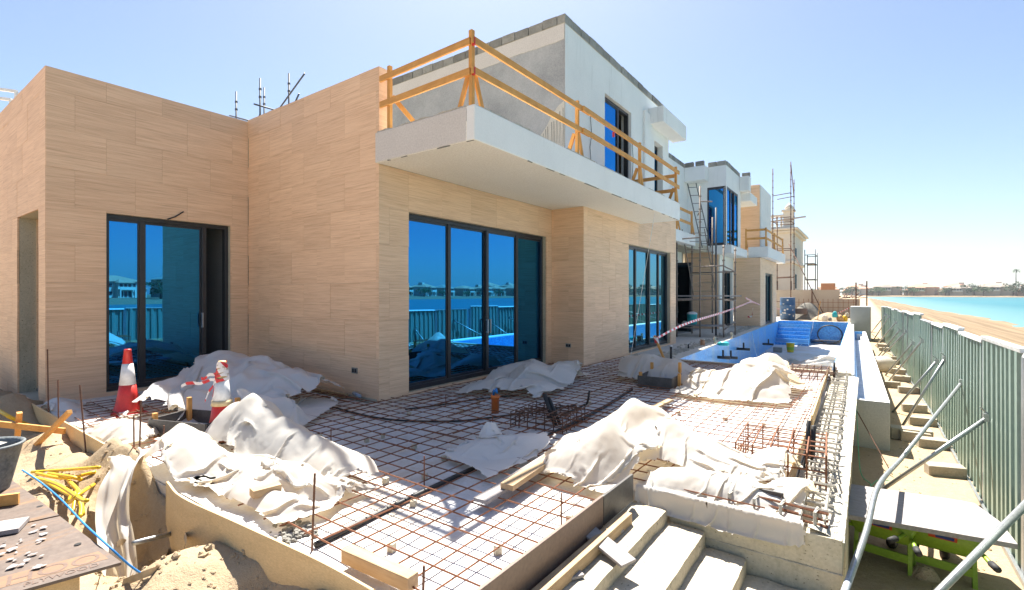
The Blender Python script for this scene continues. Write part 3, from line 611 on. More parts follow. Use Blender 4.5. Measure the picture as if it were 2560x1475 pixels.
# ---------------------------------------------------------------- upper storey, near volume
XU, YU, YUE, ZR = -5.5, 9.69, 16.84, 7.8
hA, hB = (atx(1512, 300, XU).y, atx(1578, 300, XU).y, 4.1, 6.92), (15.45, 16.25, 4.1, 6.62)
facade('x', XU, YU+.001, YUE, ZT-.25, ZR, [hA, hB], tiles=False, mat=M['white'], th=.3)
gw = facade('y', YU, -19, XU-.001, 4.0, ZR, [], tiles=False, mat=M['grey'], th=.25)
bm_ = MB(); xs = np.linspace(-13.5, XU-.012, 60); zb_ = 7.42 + .05*fbm(xs*2, xs*0+1, 3, 1.)
for i in range(59):
    bm_.add([(xs[i], YU-.012, zb_[i]), (xs[i+1], YU-.012, zb_[i+1]), (xs[i+1], YU-.012, ZR), (xs[i], YU-.012, ZR), (xs[i], YU, zb_[i]), (xs[i+1], YU, zb_[i+1])], [(0, 1, 2, 3), (4, 5, 1, 0)])
bm_.build('render_band', M['band'], gw)
# unfinished white coat running down the corner of the grey wall
pz = np.linspace(4.0, 6.05, 24); pm = MB()
for i in range(23):
    t0, t1 = i/23, (i+1)/23
    wl = lambda t: XU - .02 - (1.7*(1-t)**1.9 + .75*math.sqrt(max(0, 1-t)) + .05*math.sin(t*23)*(1-t))
    pm.add([(wl(t0), YU-.018, pz[i]), (XU-.004, YU-.018, pz[i]), (XU-.004, YU-.018, pz[i+1]), (wl(t1), YU-.018, pz[i+1])], [(0, 1, 2, 3)])
pm.build('white_coat', M['pale_conc'], gw)
dr = MB()
for i in range(17):
    x = XU - .06 - .075*i + random.uniform(-.02, .02); zt = 5.9 - .055*i - random.random()*.1; ln = random.uniform(.4, 1.1)
    dr.tube([(x, YU-.021, zt), (x+.01, YU-.022, zt-ln*.5), (x-.005, YU-.021, max(4.02, zt-ln))], [.009, .006, .002], 4)
dr.build('cement_drip', M['block'], gw)
MB().box(-19, XU-.31, YU+.26, YUE, 7.5, 7.7).build('roof_slab', M['conc'], villa)
MB().box(-19, XU-.001, YUE-.25, YUE-.002, 4.2, ZR-.001).build('gable_wall', M['white'], villa)
MB().box(-9.2, -9.0, YU+.3, YUE-.3, 4.0, 7.5).build('inner_partition', M['interior'], villa)
glazing(XU, [hA[0]+.002, atx(1543, 300, XU-.1).y, hA[1]-.002], 4.1, 6.90, open_=(1,), recess=.1, name='balcony_door')
glazing(XU, [hB[0]+.002, hB[1]-.002], 4.1, 6.60, recess=.2, name='window')
MB().box(XU+.002, XU+.07, 14.45, 15.1, 4.0, 7.28).build('pilaster', M['white'], villa, bevel=.01)
MB().box(XU+.003, -5.02, 14.9, 17.25, 6.98, 7.47).build('canopy', M['white'], villa, bevel=.012)
for y_, l_ in ((10.9, .9), (13.55, 1.3)):
    MB().tube([(XU+.015, y_, 6.2), (XU+.04, y_+.03, 5.6), (XU+.02, y_-.02, 6.2-l_), (XU+.05, y_+.05, 4.4)], .008, 4).build('loose_cable', M['black'], villa)
# parapet of concrete blocks
BLK = MB().box(-.187, .187, -.1, .1, 0, .2).mesh('concrete_block'); BLK.materials.append(M['block'])
def block_course(parent, p0, p1, step=.4):
    p0, p1 = Vector(p0), Vector(p1); d = p1-p0; n = int(round(d.length/step)); a = math.atan2(d.y, d.x)
    for i in range(n):
        o = bpy.data.objects.new('concrete_block', BLK); COL.objects.link(o); o.parent = parent
        o.location = p0 + d*((i+.5)/n) + Vector((random.uniform(-.008, .008), random.uniform(-.008, .008), random.uniform(0, .012))); o.rotation_euler = (0, random.uniform(-.015, .015), a + random.uniform(-.02, .02))
par = MB().box(-13.5, XU-.0, YU-.01, YU+.2, ZR, ZR+.015).box(XU-.2, XU+.01, YU+.201, YUE, ZR, ZR+.015).build('parapet', M['conc'], villa)
block_course(par, (-13.6, YU+.09, ZR+.016), (XU-.2, YU+.09, ZR+.016)); block_course(par, (XU-.1, YU-.01, ZR+.016), (XU-.1, YUE, ZR+.016))
# ---------------------------------------------------------------- recessed wing beyond
XW = -7.15
facade('x', XW, 16.85, 24.76, 4.0, 7.8, [(19.6, 21.9, 4.1, 6.7)], tiles=False, mat=M['white'])
glazing(XW, [19.602, 20.8, 21.898], 4.1, 6.69, recess=.15, name='window')
b2 = MB().box(XW+.003, -5.85, 17.01, 21.4, 3.73, 4.18).build('small_balcony', M['white'], villa, bevel=.012)
par2 = MB().box(XW-.2, XW, 16.86, 24.5, 7.801, 7.815).build('parapet', M['conc'], villa)
block_course(par2, (XW-.1, 16.9, 7.816), (XW-.1, 24.4, 7.816))
MB().box(XW+.003, -6.18, 24.2, 24.765, 7.12, 7.8).build('canopy', M['white'], villa, bevel=.012)
block_course(par2, (XW-.0, 24.3, 7.816), (-6.2, 24.3, 7.816))
# bay with a corner window
XB, YB, YBE = -5.36, 24.77, 27.95
facade('y', YB, XW-.2, XB-.001, 3.73, 7.8, [(-6.22, XB-.1, 4.02, 6.82)], tiles=False, mat=M['white'], th=.2)
facade('x', XB, YB+.2, YBE, 3.73, 7.8, [(YB+.001, 27.35, 4.02, 6.82)], tiles=False, mat=M['white'], th=.2)
MB().box(XB-.2, XB, YB+.001, YB+.199, 3.74, 4.02).box(XB-.2, XB, YB+.001, YB+.199, 6.82, 7.799).build('corner_block', M['white'], villa)
glazing(YB, [-6.218, XB-.02], 4.02, 6.82, recess=.02, name='corner_window', axis='y')
glazing(XB, [YB+.14, 25.7, 26.5, 27.35], 4.02, 6.82, recess=.02, name='corner_window')
MB().box(XB-.14, XB-.005, YB+.01, YB+.13, 4.021, 6.819).build('corner_post', M['frame'], villa)
MB().box(-12, XB-.21, YB+.21, 31.4, 7.6, 7.79).box(-12, XB-.21, YB+.21, 35, 3.74, 3.95).build('roof_slab', M['conc'], villa)
par3 = MB().box(-6.25, XB, YB, YB+.2, 7.801, 7.815).build('parapet', M['conc'], villa)
block_course(par3, (-6.2, YB+.1, 7.816), (XB, YB+.1, 7.816)); block_course(par3, (XB-.1, YB+.2, 7.816), (XB-.1, YBE, 7.816)); block_course(par3, (XB+.02, YBE+.1, 7.816), (-4.85, YBE+.1, 7.816))
MB().box(XB+.003, -4.9, YBE-.25, YBE+.3, 7.05, 7.8).build('canopy', M['white'], villa, bevel=.012)
MB().box(XB-.6, -4.92, YBE+.31, 30.2, 6.6, 7.04).build('canopy', M['white'], villa, bevel=.012)
MB().box(-7.2, XB-.001, YBE-.2, YBE+.1, 3.96, 7.59).build('bay_return', M['white'], villa)
# ledge, third balcony, stone tower
MB().box(-6.0, XB+.28, 24.55, 28.3, 3.6, 4.0).build('ledge', M['white'], villa, bevel=.012)
b3 = MB().box(XB+.29, -4.13, 28.5, 35.2, 3.62, 4.18).build('end_balcony', M['white'], villa, bevel=.012)
facade('y', 31.5, -7.0, -5.0, 4.19, 8.05, [], ub=-5.4, joined=True)
MB().box(-5.25, -4.99, 31.76, 35.6, 4.19, 8.05).build('tower_wall', M['white'], villa)
# ground floor of the wing
facade('y', 25.0, -7.35, -5.76, 0, 3.72, [], ub=-7.3, joined=True)
MB().box(-5.76, -5.7, 25.02, 25.5, 0.013, 3.59).build('plaster_edge', M['soffit'], villa)
facade('x', -5.76, 25.52, 28.29, 0, 3.59, [(25.6, 28.0, .02, 2.9)], tiles=False, mat=M['soffit'])
glazing(-5.76, [25.602, 26.4, 27.2, 27.998], .02, 2.9, name='sliding_door', mat='darkglass')
facade('y', 28.3, -5.75, -4.47, 0, 3.6, [], ub=-5.7, joined=True)
facade('x', -4.46, 28.301, 34, 0, 3.6, [(29.9, 32.4, .02, 2.85)], ub=28.3, joined=True)
glazing(-4.46, [29.902, 31.1, 32.398], .02, 2.85, name='window', mat='glass2')
MB().box(-13, -7.36, 24.6, 24.7, 0.02, 3.7).build('loggia_back', M['interior'], villa)
glazing(24.0, [-10.5, -9.4, -8.4, -7.4], .02, 3.0, name='loggia_door', mat='darkglass', axis='y')
MB().box(-9.2, -6.35, 22.3, 22.36, .03, 3.0).build('dark_glass_panel', M['darkglass'], villa)
MB().box(-9.3, -6.28, 22.25, 22.4, 3.0, 3.1).box(-6.35, -6.28, 22.25, 22.4, .03, 3.0).build('panel_frame', M['frame'], villa)
MB().box(-13, -7.2, 16.9, 24.0, 3.2, 3.72).build('loggia_ceiling', M['soffit'], villa)
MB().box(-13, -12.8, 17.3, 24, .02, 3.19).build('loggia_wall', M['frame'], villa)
# white steel frame on the far roof
fr = MB()
for a, b in (((-60, 212), (42, 226)), ((-60, 236), (28, 246))): fr.beam(vd(*a, 17), vd(*b, 17), .09, .09)
for a in ((40, 226), (27, 246)):
    q = vd(*a, 17); fr.beam(q, (q.x, q.y, 3.9), .09, .09)
tag(fr.build('roof_frame', M['whiteplastic']), 'white steel frame rising above the far left roof edge', 'frame')
# ================================================================ rebar mat, formwork and loose things on the slab
mat_ = thing('rebar_mat', 'rusty reinforcement mat tied in a grid over the white slab', 'rebar', (-4, 5, 0))
def bar(p0, p1, r=.0062, wob=.012, n=9, parent=mat_, name='rebar', m='rust'):
    p0, p1 = Vector(p0), Vector(p1); d = p1-p0; s_ = Vector((-d.y, d.x, 0)).normalized(); k = max(3, int(d.length/.9)); pts = []
    ph = random.random()*6
    for i in range(k+1):
        t = i/k; pts.append(p0 + d*t + s_*(wob*math.sin(t*5+ph)) + Vector((0, 0, .006*math.sin(t*9+ph*2))))
    return MB().tube(pts, r, 5).build(name, M[m], parent)
y = 1.9
while y < 12.3:
    xa = -9.6 if y < 4.9 else (-6.05 if y < 10.1 else -5.2); xb = -1.68 if y < 4.15 else -.56 - .01*(y-4)
    cut = xa + (xb-xa)*random.uniform(.3, .7); j = random.uniform(-.015, .015)
    bar((xa + random.uniform(-.05, .2), y+j, .075), (cut+.35, y+j+.01, .075)); bar((cut-.35, y+j+.022, .076), (xb - random.uniform(0, .08), y+j, .075))
    y += .205
x = -9.5
while x < -.6:
    ya = 1.84 if x < -1.66 else 4.35; yb = 4.85 if x < -6.2 else (10.05 if x < -5.3 else 12.3)
    j = random.uniform(-.015, .015)
    if yb - ya > 6:
        cut = ya + (yb-ya)*random.uniform(.25, .6)
        bar((x+j, ya + random.uniform(0, .1), .062), (x+j, cut+.35, .062)); bar((x+j+.022, cut-.35, .062), (x+j, yb, .062))
    else: bar((x+j, ya + random.uniform(0, .1), .062), (x+j, yb, .062))
    x += .205
SPC = MB().box(-.022, .022, -.022, .022, .0, .06).mesh('spacer'); SPC.materials.append(M['conc'])
for px_, py_ in ((967,1362),(1228,1370),(1020,1253),(1048,1185),(952,1195),(1022,1110),(905,1095),(1010,1028),(945,1085),(790,1085),(795,1125),(1095,1140),(1290,1085),(1370,1020),(1230,1160),(1455,1000),(1675,1025),(1790,1040),(1885,1055),(1650,1040),(1580,1000),(1140,1020),(1180,1000),(870,1040),(1405,1290)):
    p = vz(px_, py_, 0); o = bpy.data.objects.new('spacer', SPC); COL.objects.link(o); o.parent = mat_; o.location = Vector((p.x, p.y, 0)) - mat_.location; o.rotation_euler.z = random.random()*3
for px_, py_, h in ((1047,1190,.16),(817,1105,.14),(1216,1060,.1),(1385,1310,.2),(1100,1000,.08)):
    p = vz(px_, py_, .05); bar((p.x, p.y, .02), (p.x, p.y, .02+h+.1), .006, 0)
# deeper cages of bars (column bases)
def cage(label, c, sx, sy, h, z0, rz, m='rust', n=6):
    t = thing('rebar_cage', label, 'rebar', (c[0], c[1], 0), 'column starter cages')
    def P(a, b, z): return (c[0]+a*math.cos(rz)-b*math.sin(rz), c[1]+a*math.sin(rz)+b*math.cos(rz), z)
    for k in range(n):
        f_ = -1 + 2*k/(n-1)
        MB().tube([P(f_*sx, -sy, z0), P(f_*sx, -sy, h), P(f_*sx, sy, h), P(f_*sx, sy, z0)], .008, 5).build('rebar', M[m], t)
        MB().tube([P(-sx, f_*sy, z0), P(-sx, f_*sy, h-.02), P(sx, f_*sy, h-.02), P(sx, f_*sy, z0)], .008, 5).build('rebar', M[m], t)
    for z in (z0+.03, (z0+h)/2):
        MB().tube([P(-sx, -sy, z), P(sx, -sy, z), P(sx, sy, z), P(-sx, sy, z), P(-sx, -sy, z)], .007, 5).build('tie', M[m], t)
    return t
c0 = (vz(1265, 1055) + vz(1430, 1045))/2; cage('dark rusty rebar cage around the black pipe, in the shade', (c0.x, c0.y+.05), .36, .36, .2, .01, .1, 'darkrust', 7)
c1 = vz(1920, 1140, .1); cage('rusty rebar cage in full sun next to the edge board', (c1.x+.02, c1.y+.15), .36, .42, .3, .01, .05, 'rust', 6)
c2 = vz(2030, 940, .1); cage('rusty rebar cage at the corner by the pool end', (c2.x-.25, c2.y+1.1), .4, .55, .18, .01, 0, 'darkrust', 7)
# starter bars of the retaining wall: a ladder of stirrups
for i in range(40):
    y = 4.25 + i*.205; xa = -.39 - .011*(y-4); xb = xa + .15; h = .1 + random.uniform(-.012, .018); j = random.uniform(-.02, .02)
    MB().tube([(xa, y, -.03), (xa, y+j, h), (xa-.05, y+j, h+.005)], .009, 5).tube([(xb, y, -.03), (xb, y+j, h), (xb+.05, y+j, h+.004)], .009, 5).tube([(xa-.05, y+j, h), (xb+.05, y+j, h)], .011, 5).build('stirrup', M['dustyrebar'], rw)
for dx in (0, .15): MB().tube([(-.39+dx-.011*(y-4), y, .085+.008*math.sin(y*3)) for y in np.arange(4.15, 12.4, .5)], .011, 5).build('starter_bar', M['dustyrebar'], rw)
for k, z in enumerate((.03, .06, .1)):
    MB().tube([(-.95, 4.2+.04*k, z), (-.6, 4.2+.03*k, z+.01), (-.22, 4.18+.03*k, z)], .01, 5).build('starter_bar', M['rust'], rw)
for x in (-.88, -.7, -.52, -.3): MB().tube([(x, 4.16, .0), (x, 4.16, .12), (x+.01, 4.27, .12), (x, 4.27, .0)], .012, 5).build('stirrup', M['dustyrebar'], rw)
# edge boards
def plank(name, label, p0, p1, wd, h, m, cat='plank', group=None, up=(0, 0, 1), bevel=.004):
    o = MB().beam(p0, p1, wd, h, up).build(name, M[m], bevel=bevel); return tag(o, label, cat, group)
plank('edge_board', 'pale edge board standing between the rebar mat and the exposed starter bars', (-.53, 4.32, .06), (-.64, 12.1, .06), .02, .14, 'paley', 'board')
plank('edge_board', 'short pale board leaning on the long edge board, midway along', (-.55, 7.2, .1), (-.58, 9.0, .1), .02, .16, 'formply', 'board')
plank('shutter_board', 'brown film-faced shutter board along the top of the steps', (-1.595, 1.55, .09), (-1.59, 3.35, .09), .025, .23, 'brownply', 'board')
plank('shutter_board', 'short black-stained shutter board continuing the brown one under the white sheet', (-1.59, 3.36, .09), (-1.585, 3.92, .09), .025, .22, 'blackply', 'board')
plank('shutter_board', 'black film-faced board at the top of the concrete end wall', (-1.1, 4.33, .07), (-.52, 4.33, .07), .02, .17, 'blackply', 'board')
plank('timber_bar', 'long square pale timber lying on the top step along the brown board', (-1.525, 1.6, -.03), (-1.5, 3.62, -.03), .075, .085, 'paley', 'timber')
q0, q1 = vz(1435, 1312, -.02), vz(1552, 1378, -.02)
plank('plywood_offcut', 'long grey plywood offcut bridging the timber and the steps', (q0.x, q0.y, .03), (q1.x, q1.y, -.055), .14, .02, 'greyply', 'plywood')
q0, q1 = vz(1487, 1330, -.06), vz(1528, 1305, -.06)
plank('plywood_offcut', 'small grey plywood offcut under the long one on the top step', (q0.x, q0.y, -.058), (q1.x, q1.y, -.058), .09, .02, 'greyply', 'plywood')
q0, q1 = vz(1362, 1425, -.06), vz(1430, 1408, -.06)
plank('plywood_offcut', 'square grey plywood offcut lying on the top step in front', (q0.x, q0.y, -.06), (q1.x, q1.y, -.06), .13, .02, 'greyply', 'plywood')
q0, q1 = vz(855, 1365, .1), vz(1020, 1438, .1)
plank('timber_block', 'thick pale timber block lying on the rebar near the front shutter', q0, q1, .085, .085, 'pale', 'timber', bevel=.006)
q0, q1 = vz(1185, 1237, .1), vz(1390, 1105, .1)
plank('plank', 'whitish plank lying under the thicker plank on the rebar', q0, q1, .13, .03, 'greyply')
q0, q1 = vz(1250, 1202, .14), vz(1398, 1105, .14)
plank('plank', 'thick yellowish plank lying on top of another plank on the rebar', q0, q1, .12, .045, 'paley')
q0, q1 = vz(1600, 1012, .1), vz(1655, 987, .1)
plank('plank', 'short brown plank on the rebar behind the tallest white heap', q0, q1, .1, .03, 'paley')
q0, q1 = vz(775, 968, .05), vz(840, 980, .05)
plank('timber_bar', 'timber bar with a green end lying at the foot of the stone wall', (q0.x-.3, 4.93, .05), (q1.x, 4.9, .05), .07, .07, 'pale', 'timber')
tag(MB().tube([(-6.75, 4.98, .09), (-6.45, 4.88, .09)], .03, 10).build('pipe_stub', M['bluepipe'], None, True), 'blue-grey pipe stub poking out of the stone wall base', 'pipe')
# curved shutter of bare plywood along the front of the slab
def curved_board(name, label, pts, z0, z1, th, m):
    P = polyline(pts, 5); mb = MB(); n = len(P)
    for i, p in enumerate(P):
        d = (P[min(i+1, n-1)] - P[max(i-1, 0)]); d.z = 0; nn = Vector((-d.y, d.x, 0)).normalized()*th/2
        mb.v += [tuple(Vector((p.x, p.y, z0))-nn), tuple(Vector((p.x, p.y, z0))+nn), tuple(Vector((p.x, p.y, z1+p.z))+nn), tuple(Vector((p.x, p.y, z1+p.z))-nn)]
    for i in range(n-1):
        a = i*4
        for k in range(4): mb.f.append((a+k, a+(k+1) % 4, a+4+(k+1) % 4, a+4+k))
    mb.f += [(0, 1, 2, 3), tuple((n-1)*4+k for k in (3, 2, 1, 0))]
    return tag(mb.build(name, M[m], bevel=.003), label, 'board')
curved_board('shutter_board', 'bent bare plywood shutter holding the front edge of the slab above the sand pit', [(-4.78, 1.67, -.01), (-4.3, 1.60, .0), (-3.5, 1.62, .02), (-2.6, 1.67, .02), (-2.12, 1.69, .0)], -.42, .13, .018, 'formply')
plank('shutter_board', 'plywood shutter end piece right of the bent one, cut by the frame', (-2.1, 1.70, -.04), (-1.5, 1.70, -.04), .018, .30, 'formply', 'board')
plank('shutter_board', 'sunlit plywood shutter left of the hanging sheet', (-7.75, 1.70, .0), (-6.2, 1.69, .0), .02, .26, 'formply', 'board')
plank('shutter_board', 'shaded plywood shutter running to the stone corner', (-10.2, 1.72, .0), (-7.77, 1.71, .0), .02, .24, 'formply', 'board')
# thin rods standing along the edge
rods = [((120, 945), (117, 862), 1.72, 'far left, tall beside the stone corner'), ((145, 975), (143, 937), 1.70, 'second from the stone corner, short'), ((212, 1068), (197, 950), 1.66, 'leaning slightly, left of the red cone'),
        ((331, 1095), (330, 1027), 1.9, 'short, beside the taller one by the form box'), ((343, 1128), (348, 988), 1.8, 'tallest, in front of the grey sheet'), ((402, 1093), (405, 1050), 2.05, 'short, against the left form box'),
        ((769, 1342), (777, 1168), 1.86, 'standing alone in the sun by the black conduit'), ((1043, 1475), (1046, 1396), 1.9, 'at the bottom edge beside the timber block')]
for a, b, y_, d_ in rods:
    p, q = vy(*a, y_), vy(*b, y_)
    tag(MB().tube([(p.x, p.y, min(p.z, .0)-.05), q], .008, 6).build('steel_rod', M['darkrust']), 'upright rusty steel rod ' + d_, 'rod', 'upright rods along the slab edge')
for (px_, py_, h, d_) in ((2058, 880, .38, 'black pipe standing at the far corner by the pool end'), (2005, 1085, .4, 'black pipe pair standing in the sunlit rebar cage'), ):
    p = vz(px_, py_ + 60, .02); mb = MB().tube([(p.x, p.y, -.02), (p.x+.01, p.y, h)], .022, 10)
    if 'pair' in d_: mb.tube([(p.x-.05, p.y-.03, -.02), (p.x-.03, p.y-.03, h+.05)], .02, 10)
    tag(mb.build('pipe', M['black'], None, True), d_, 'pipe')
q = vz(2005, 1150, .02)
# pipes through the rebar
p = vz(1222, 1021, 0)
op = thing('drain_pipe', 'orange upright drain pipe stub on the shaded rebar', 'pipe', (p.x, p.y, 0))
MB().lathe((p.x, p.y, 0), [(.055, 0), (.055, .22), (.062, .22), (.062, .27), (.05, .27), (.05, .1)], 20).build('stub', M['orange'], op, True)
MB().tube([(p.x-.03, p.y, .26), (p.x-.02, p.y, .33), (p.x+.03, p.y+.01, .30), (p.x+.01, p.y, .36)], .018, 6).build('plug', M['bluerope'], op, True)
p = vz(1372, 1050, 0); q = vy(1343, 968, p.y)
tag(MB().tube([(p.x, p.y, -.02), (q.x, q.y, q.z-.02)], .03, 12).tube([(p.x+.06, p.y+.03, -.02), (q.x+.05, q.y+.03, q.z-.06)], .022, 10).build('pipe', M['black'], None, True), 'black pipe leaning in the middle of the dark rebar cage', 'pipe')
p = vz(1425, 1012, .05); q = vy(1452, 955, p.y+.2)
tag(MB().tube(polyline([vz(1350, 1030, .06), vz(1400, 1018, .06), vz(1440, 1000, .06) , Vector((q.x-.02, q.y, .12)), q + Vector((.02, 0, -.05))], 5), .016, 8).build('conduit', M['black'], None, True), 'black conduit lying on rebar then bending upright', 'conduit')
for lab, pts, r in (('thick black conduit running diagonally from the sunlit front shutter', [(778, 1345), (1000, 1235), (1180, 1150), (1330, 1085), (1480, 1010), (1560, 960)], .021), ('black cable curving along the foot of the walls and past the orange pipe', [(760, 985), (860, 1015), (960, 1035), (1100, 1040), (1215, 1030), (1420, 1000)], .014), ('thin black conduit near the glass doors', [(1000, 1010), (1080, 1000), (1180, 985), (1280, 975)], .012)):
    tag(MB().tube(polyline([vz(a, b, .035) for a, b in pts], 6), r, 8).build('conduit', M['black'], None, True), lab, 'conduit')
# form boxes
def form_box(label, p, sx, sy, h, rz, wall_m):
    t = thing('form_box', label, 'formwork', (p.x, p.y, 0), 'black plywood form boxes')
    def Q(a, b): return (p.x + a*math.cos(rz) - b*math.sin(rz), p.y + a*math.sin(rz) + b*math.cos(rz))
    for (a, b) in (((-sx, -sy), (sx, -sy)), ((sx, -sy), (sx, sy)), ((sx, sy), (-sx, sy)), ((-sx, sy), (-sx, -sy))):
        MB().beam((*Q(*a), .04+h/2), (*Q(*b), .04+h/2), .018, h).build('side_board', M[wall_m], t, bevel=.002)
    for a, b, hh in ((-sx+.05, sy-.04, h+.16), (sx-.03, sy-.05, h+.2), (sx+.05, -sy+.3, h+.05), (-sx+.03, -sy+.05, h+.06)):
        MB().beam((*Q(a, b), .0), (*Q(a, b), .04+hh), .05, .05).build('stake', M['timberz'], t, bevel=.003)
    return t
pb = (vz(363, 1095) + vz(525, 1070))/2
form_box('black form box with wooden stakes in front of the tape-wrapped cone', Vector((pb.x+.05, pb.y+.15, 0)), .42, .26, .2, .35, 'blackply')
pb = (vz(1563, 968) + vz(1670, 955))/2
form_box('black form box in the shade beside the far white sheets', Vector((pb.x, pb.y+.25, 0)), .3, .35, .2, .05, 'blackply')
# ---------------------------------------------------------------- cones
def cone(label, p, h, rz, wrapped):
    t = thing('traffic_cone', label, 'cone', p, 'traffic cones')
    s_ = h/.95; pr = [(.20, 0), (.185, .03), (.15, .12), (.125, .25), (.10, .42)]
    MB().box(p.x-.2, p.x+.2, p.y-.2, p.y+.2, p.z, p.z+.025).build('base', M['conered'] if not wrapped else M['rubber'], t, bevel=.01)
    MB().lathe((p.x, p.y, p.z+.02), [(r*s_, z*s_) for r, z in pr], 28).build('skirt', M['conered'], t, True)
    MB().lathe((p.x, p.y, p.z+.02), [(.103*s_, .415*s_), (.066*s_, .72*s_)], 28).build('reflective_sleeve', M['conewhite'], t, True)
    MB().lathe((p.x, p.y, p.z+.02), [(.065*s_, .715*s_), (.045*s_, .90*s_), (.047*s_, .905*s_), (.04*s_, .93*s_)], 28).build('tip', M['conered'] if not wrapped else M['conetape'], t, True)
    if wrapped:
        MB().lathe((p.x, p.y, p.z+.02), [(.118*s_, .40*s_), (.108*s_, .46*s_)], 28).build('collar', M['conetape'], t, True)
        tp = MB(); rnd = random.Random(3)
        for k in range(9):
            a0 = rnd.random()*6; z = p.z + (.72 + .024*k)*s_; r = (.072 - .003*k)*s_
            pts = [Vector((p.x + (r+.008)*math.cos(a0+i*.45), p.y + (r+.008)*math.sin(a0+i*.45), z + .02*math.sin(i*.7+k))) for i in range(14)]
            for a, b in zip(pts, pts[1:]): tp.quad(a - Vector((0, 0, .012)), b - Vector((0, 0, .012)), b + Vector((0, 0, .016)), a + Vector((0, 0, .016)))
        MB_ = tp.build('tape_wrap', M['tape'], t)
        st = MB()
        for k, (dx, dz, ln) in enumerate(((-1, -.12, .42), (-.6, -.9, .3), (-.25, -1, .34), (-.9, -.3, .2))):
            d = (RT*dx*.8 + Vector((0, 0, dz))).normalized(); q = Vector((p.x, p.y, p.z+(.72+.03*k)*s_)) - RT*.06
            for i in range(6):
                a, b = q + d*ln*i/6, q + d*ln*(i+1)/6; a = a + Vector((0, 0, .015*math.sin(i*1.7+k))); b = b + Vector((0, 0, .015*math.sin((i+1)*1.7+k)))
                st.quad(a + Vector((0, 0, -.018)), b + Vector((0, 0, -.018)), b + Vector((0, 0, .018)), a + Vector((0, 0, .018)))
        st.build('tape_tail', M['tape'], t)
    return t
pc = vz(315, 1022); cone('red and white traffic cone standing in the shade by the glass door', Vector((pc.x, pc.y, .0)), .92, 0, False)
pc = vz(548, 1085); t_ = cone('traffic cone wrapped in red and white tape between the white sheets', Vector((pc.x, pc.y, .0)), .92, 0, True)
# ---------------------------------------------------------------- left yard
tb_ = thing('plywood_bench', 'worn brown plywood boards on blocks at the bottom left', 'bench', (-4.2, .7, -.3))
ZB = .15
A = vz(300, 1387, ZB); Bq = vz(40, 1460, ZB); Cq = vz(146, 1272, ZB); D_ = vz(60, 1170, ZB)
e1 = (Cq-A); e2 = (Bq-A).normalized()
def board(n_, p, q, wdir, wd, z): return MB().hexa([(*((p+wdir*wd).xy), z-.018), (*((q+wdir*wd).xy), z-.018), (*q.xy, z-.018), (*p.xy, z-.018)][::-1], [(*((p+wdir*wd).xy), z), (*((q+wdir*wd).xy), z), (*q.xy, z), (*p.xy, z)][::-1]).build(n_, M['ply'], tb_, bevel=.002)
e1n = e1.normalized()
board('top_board', A, A + e1*.985, e2, 1.1, ZB); board('top_board', A + e1*1.0, A + e1n*2.6, e2, 1.1, ZB+.004)
for s_, t2 in ((.15, .25), (1.2, .3), (2.0, .3)): q = A + e1n*s_ + e2*t2; MB().box(q.x-.09, q.x+.09, q.y-.09, q.y+.09, -.5, ZB-.02).build('leg_block', M['formply'], tb_)
ft = bpy.data.curves.new('print', 'FONT'); ft.body = 'HOO'; ft.size = .17; ft.extrude = .0004; fo = bpy.data.objects.new('lettering', ft); COL.objects.link(fo); ft.materials.append(M['brownply'])
ft2 = bpy.data.curves.new('print', 'FONT'); ft2.body = 'PLYWOOD'; ft2.size = .062; ft2.extrude = .0004; fo2 = bpy.data.objects.new('lettering', ft2); COL.objects.link(fo2); ft2.materials.append(M['brownply'])
def text_mesh(o):
    dg = bpy.context.evaluated_depsgraph_get(); me_ = bpy.data.meshes.new_from_object(o.evaluated_get(dg)); bpy.data.objects.remove(o)
    if len(me_.materials) == 0: me_.materials.append(M['blackply'])
    o2 = bpy.data.objects.new('lettering', me_); COL.objects.link(o2); return o2
bpy.context.view_layer.update(); fo = text_mesh(fo); fo2 = text_mesh(fo2)
d_ = -e2; ang = math.atan2(d_.y, d_.x)
for f_, off, up_ in ((fo, .46, .11), (fo2, .40, .035)):
    f_.parent = tb_; pos = A + e2*off + e1n*up_; f_.location = Vector((pos.x, pos.y, ZB+.002)) - tb_.location; f_.rotation_euler = (0, 0, ang)
worn = rough_mat('worn_orange_print', (.26, .15, .075), (.16, .10, .07), 14., .6, .1, .002)
q0 = A + e2*.03 + e1n*.10; q1 = A + e2*.60 + e1n*.10
MB().quad(*[Vector((p_.x, p_.y, ZB+.0012)) for p_ in (q1, q0, q0 + e1n*.15, q1 + e1n*.15)]).build('print_patch', worn, tb_)
for px_, py_ in ((192, 1342), (98, 1249)):
    q = vz(px_, py_, ZB+.006); o = MB().lathe((q.x, q.y, ZB+.0045), [(.018, 0), (.018, .001)], 14).build('bolt_hole', M['black'], tb_)
chip = thing('paint_flakes', 'grey-white flakes of dried filler scattered on the plywood bench', 'debris', (-4.4, .7, ZB)); chip['kind'] = 'stuff'
fl = MB(); rn = random.Random(9)
for k in range(30):
    q = vz(rn.uniform(0, 110), rn.uniform(1290, 1400), ZB+.008); r = rn.uniform(.006, .035); n_ = rn.randint(5, 7); a0 = rn.random()*6
    pts = [(q.x + r*rn.uniform(.5, 1)*math.cos(a0+i*6.283/n_), q.y + r*rn.uniform(.5, 1)*math.sin(a0+i*6.283/n_), q.z + rn.uniform(0, .008)) for i in range(n_)]
    fl.add(pts, [tuple(range(n_))])
fl.build('flake', M['greyply'], chip)
q = vz(-60, 1310, ZB+.03); q2 = vz(60, 1290, ZB+.03)
pk = thing('board_pack', 'short stained board with an upright cleat lying on the plywood bench', 'board', (q.x, q.y, ZB))
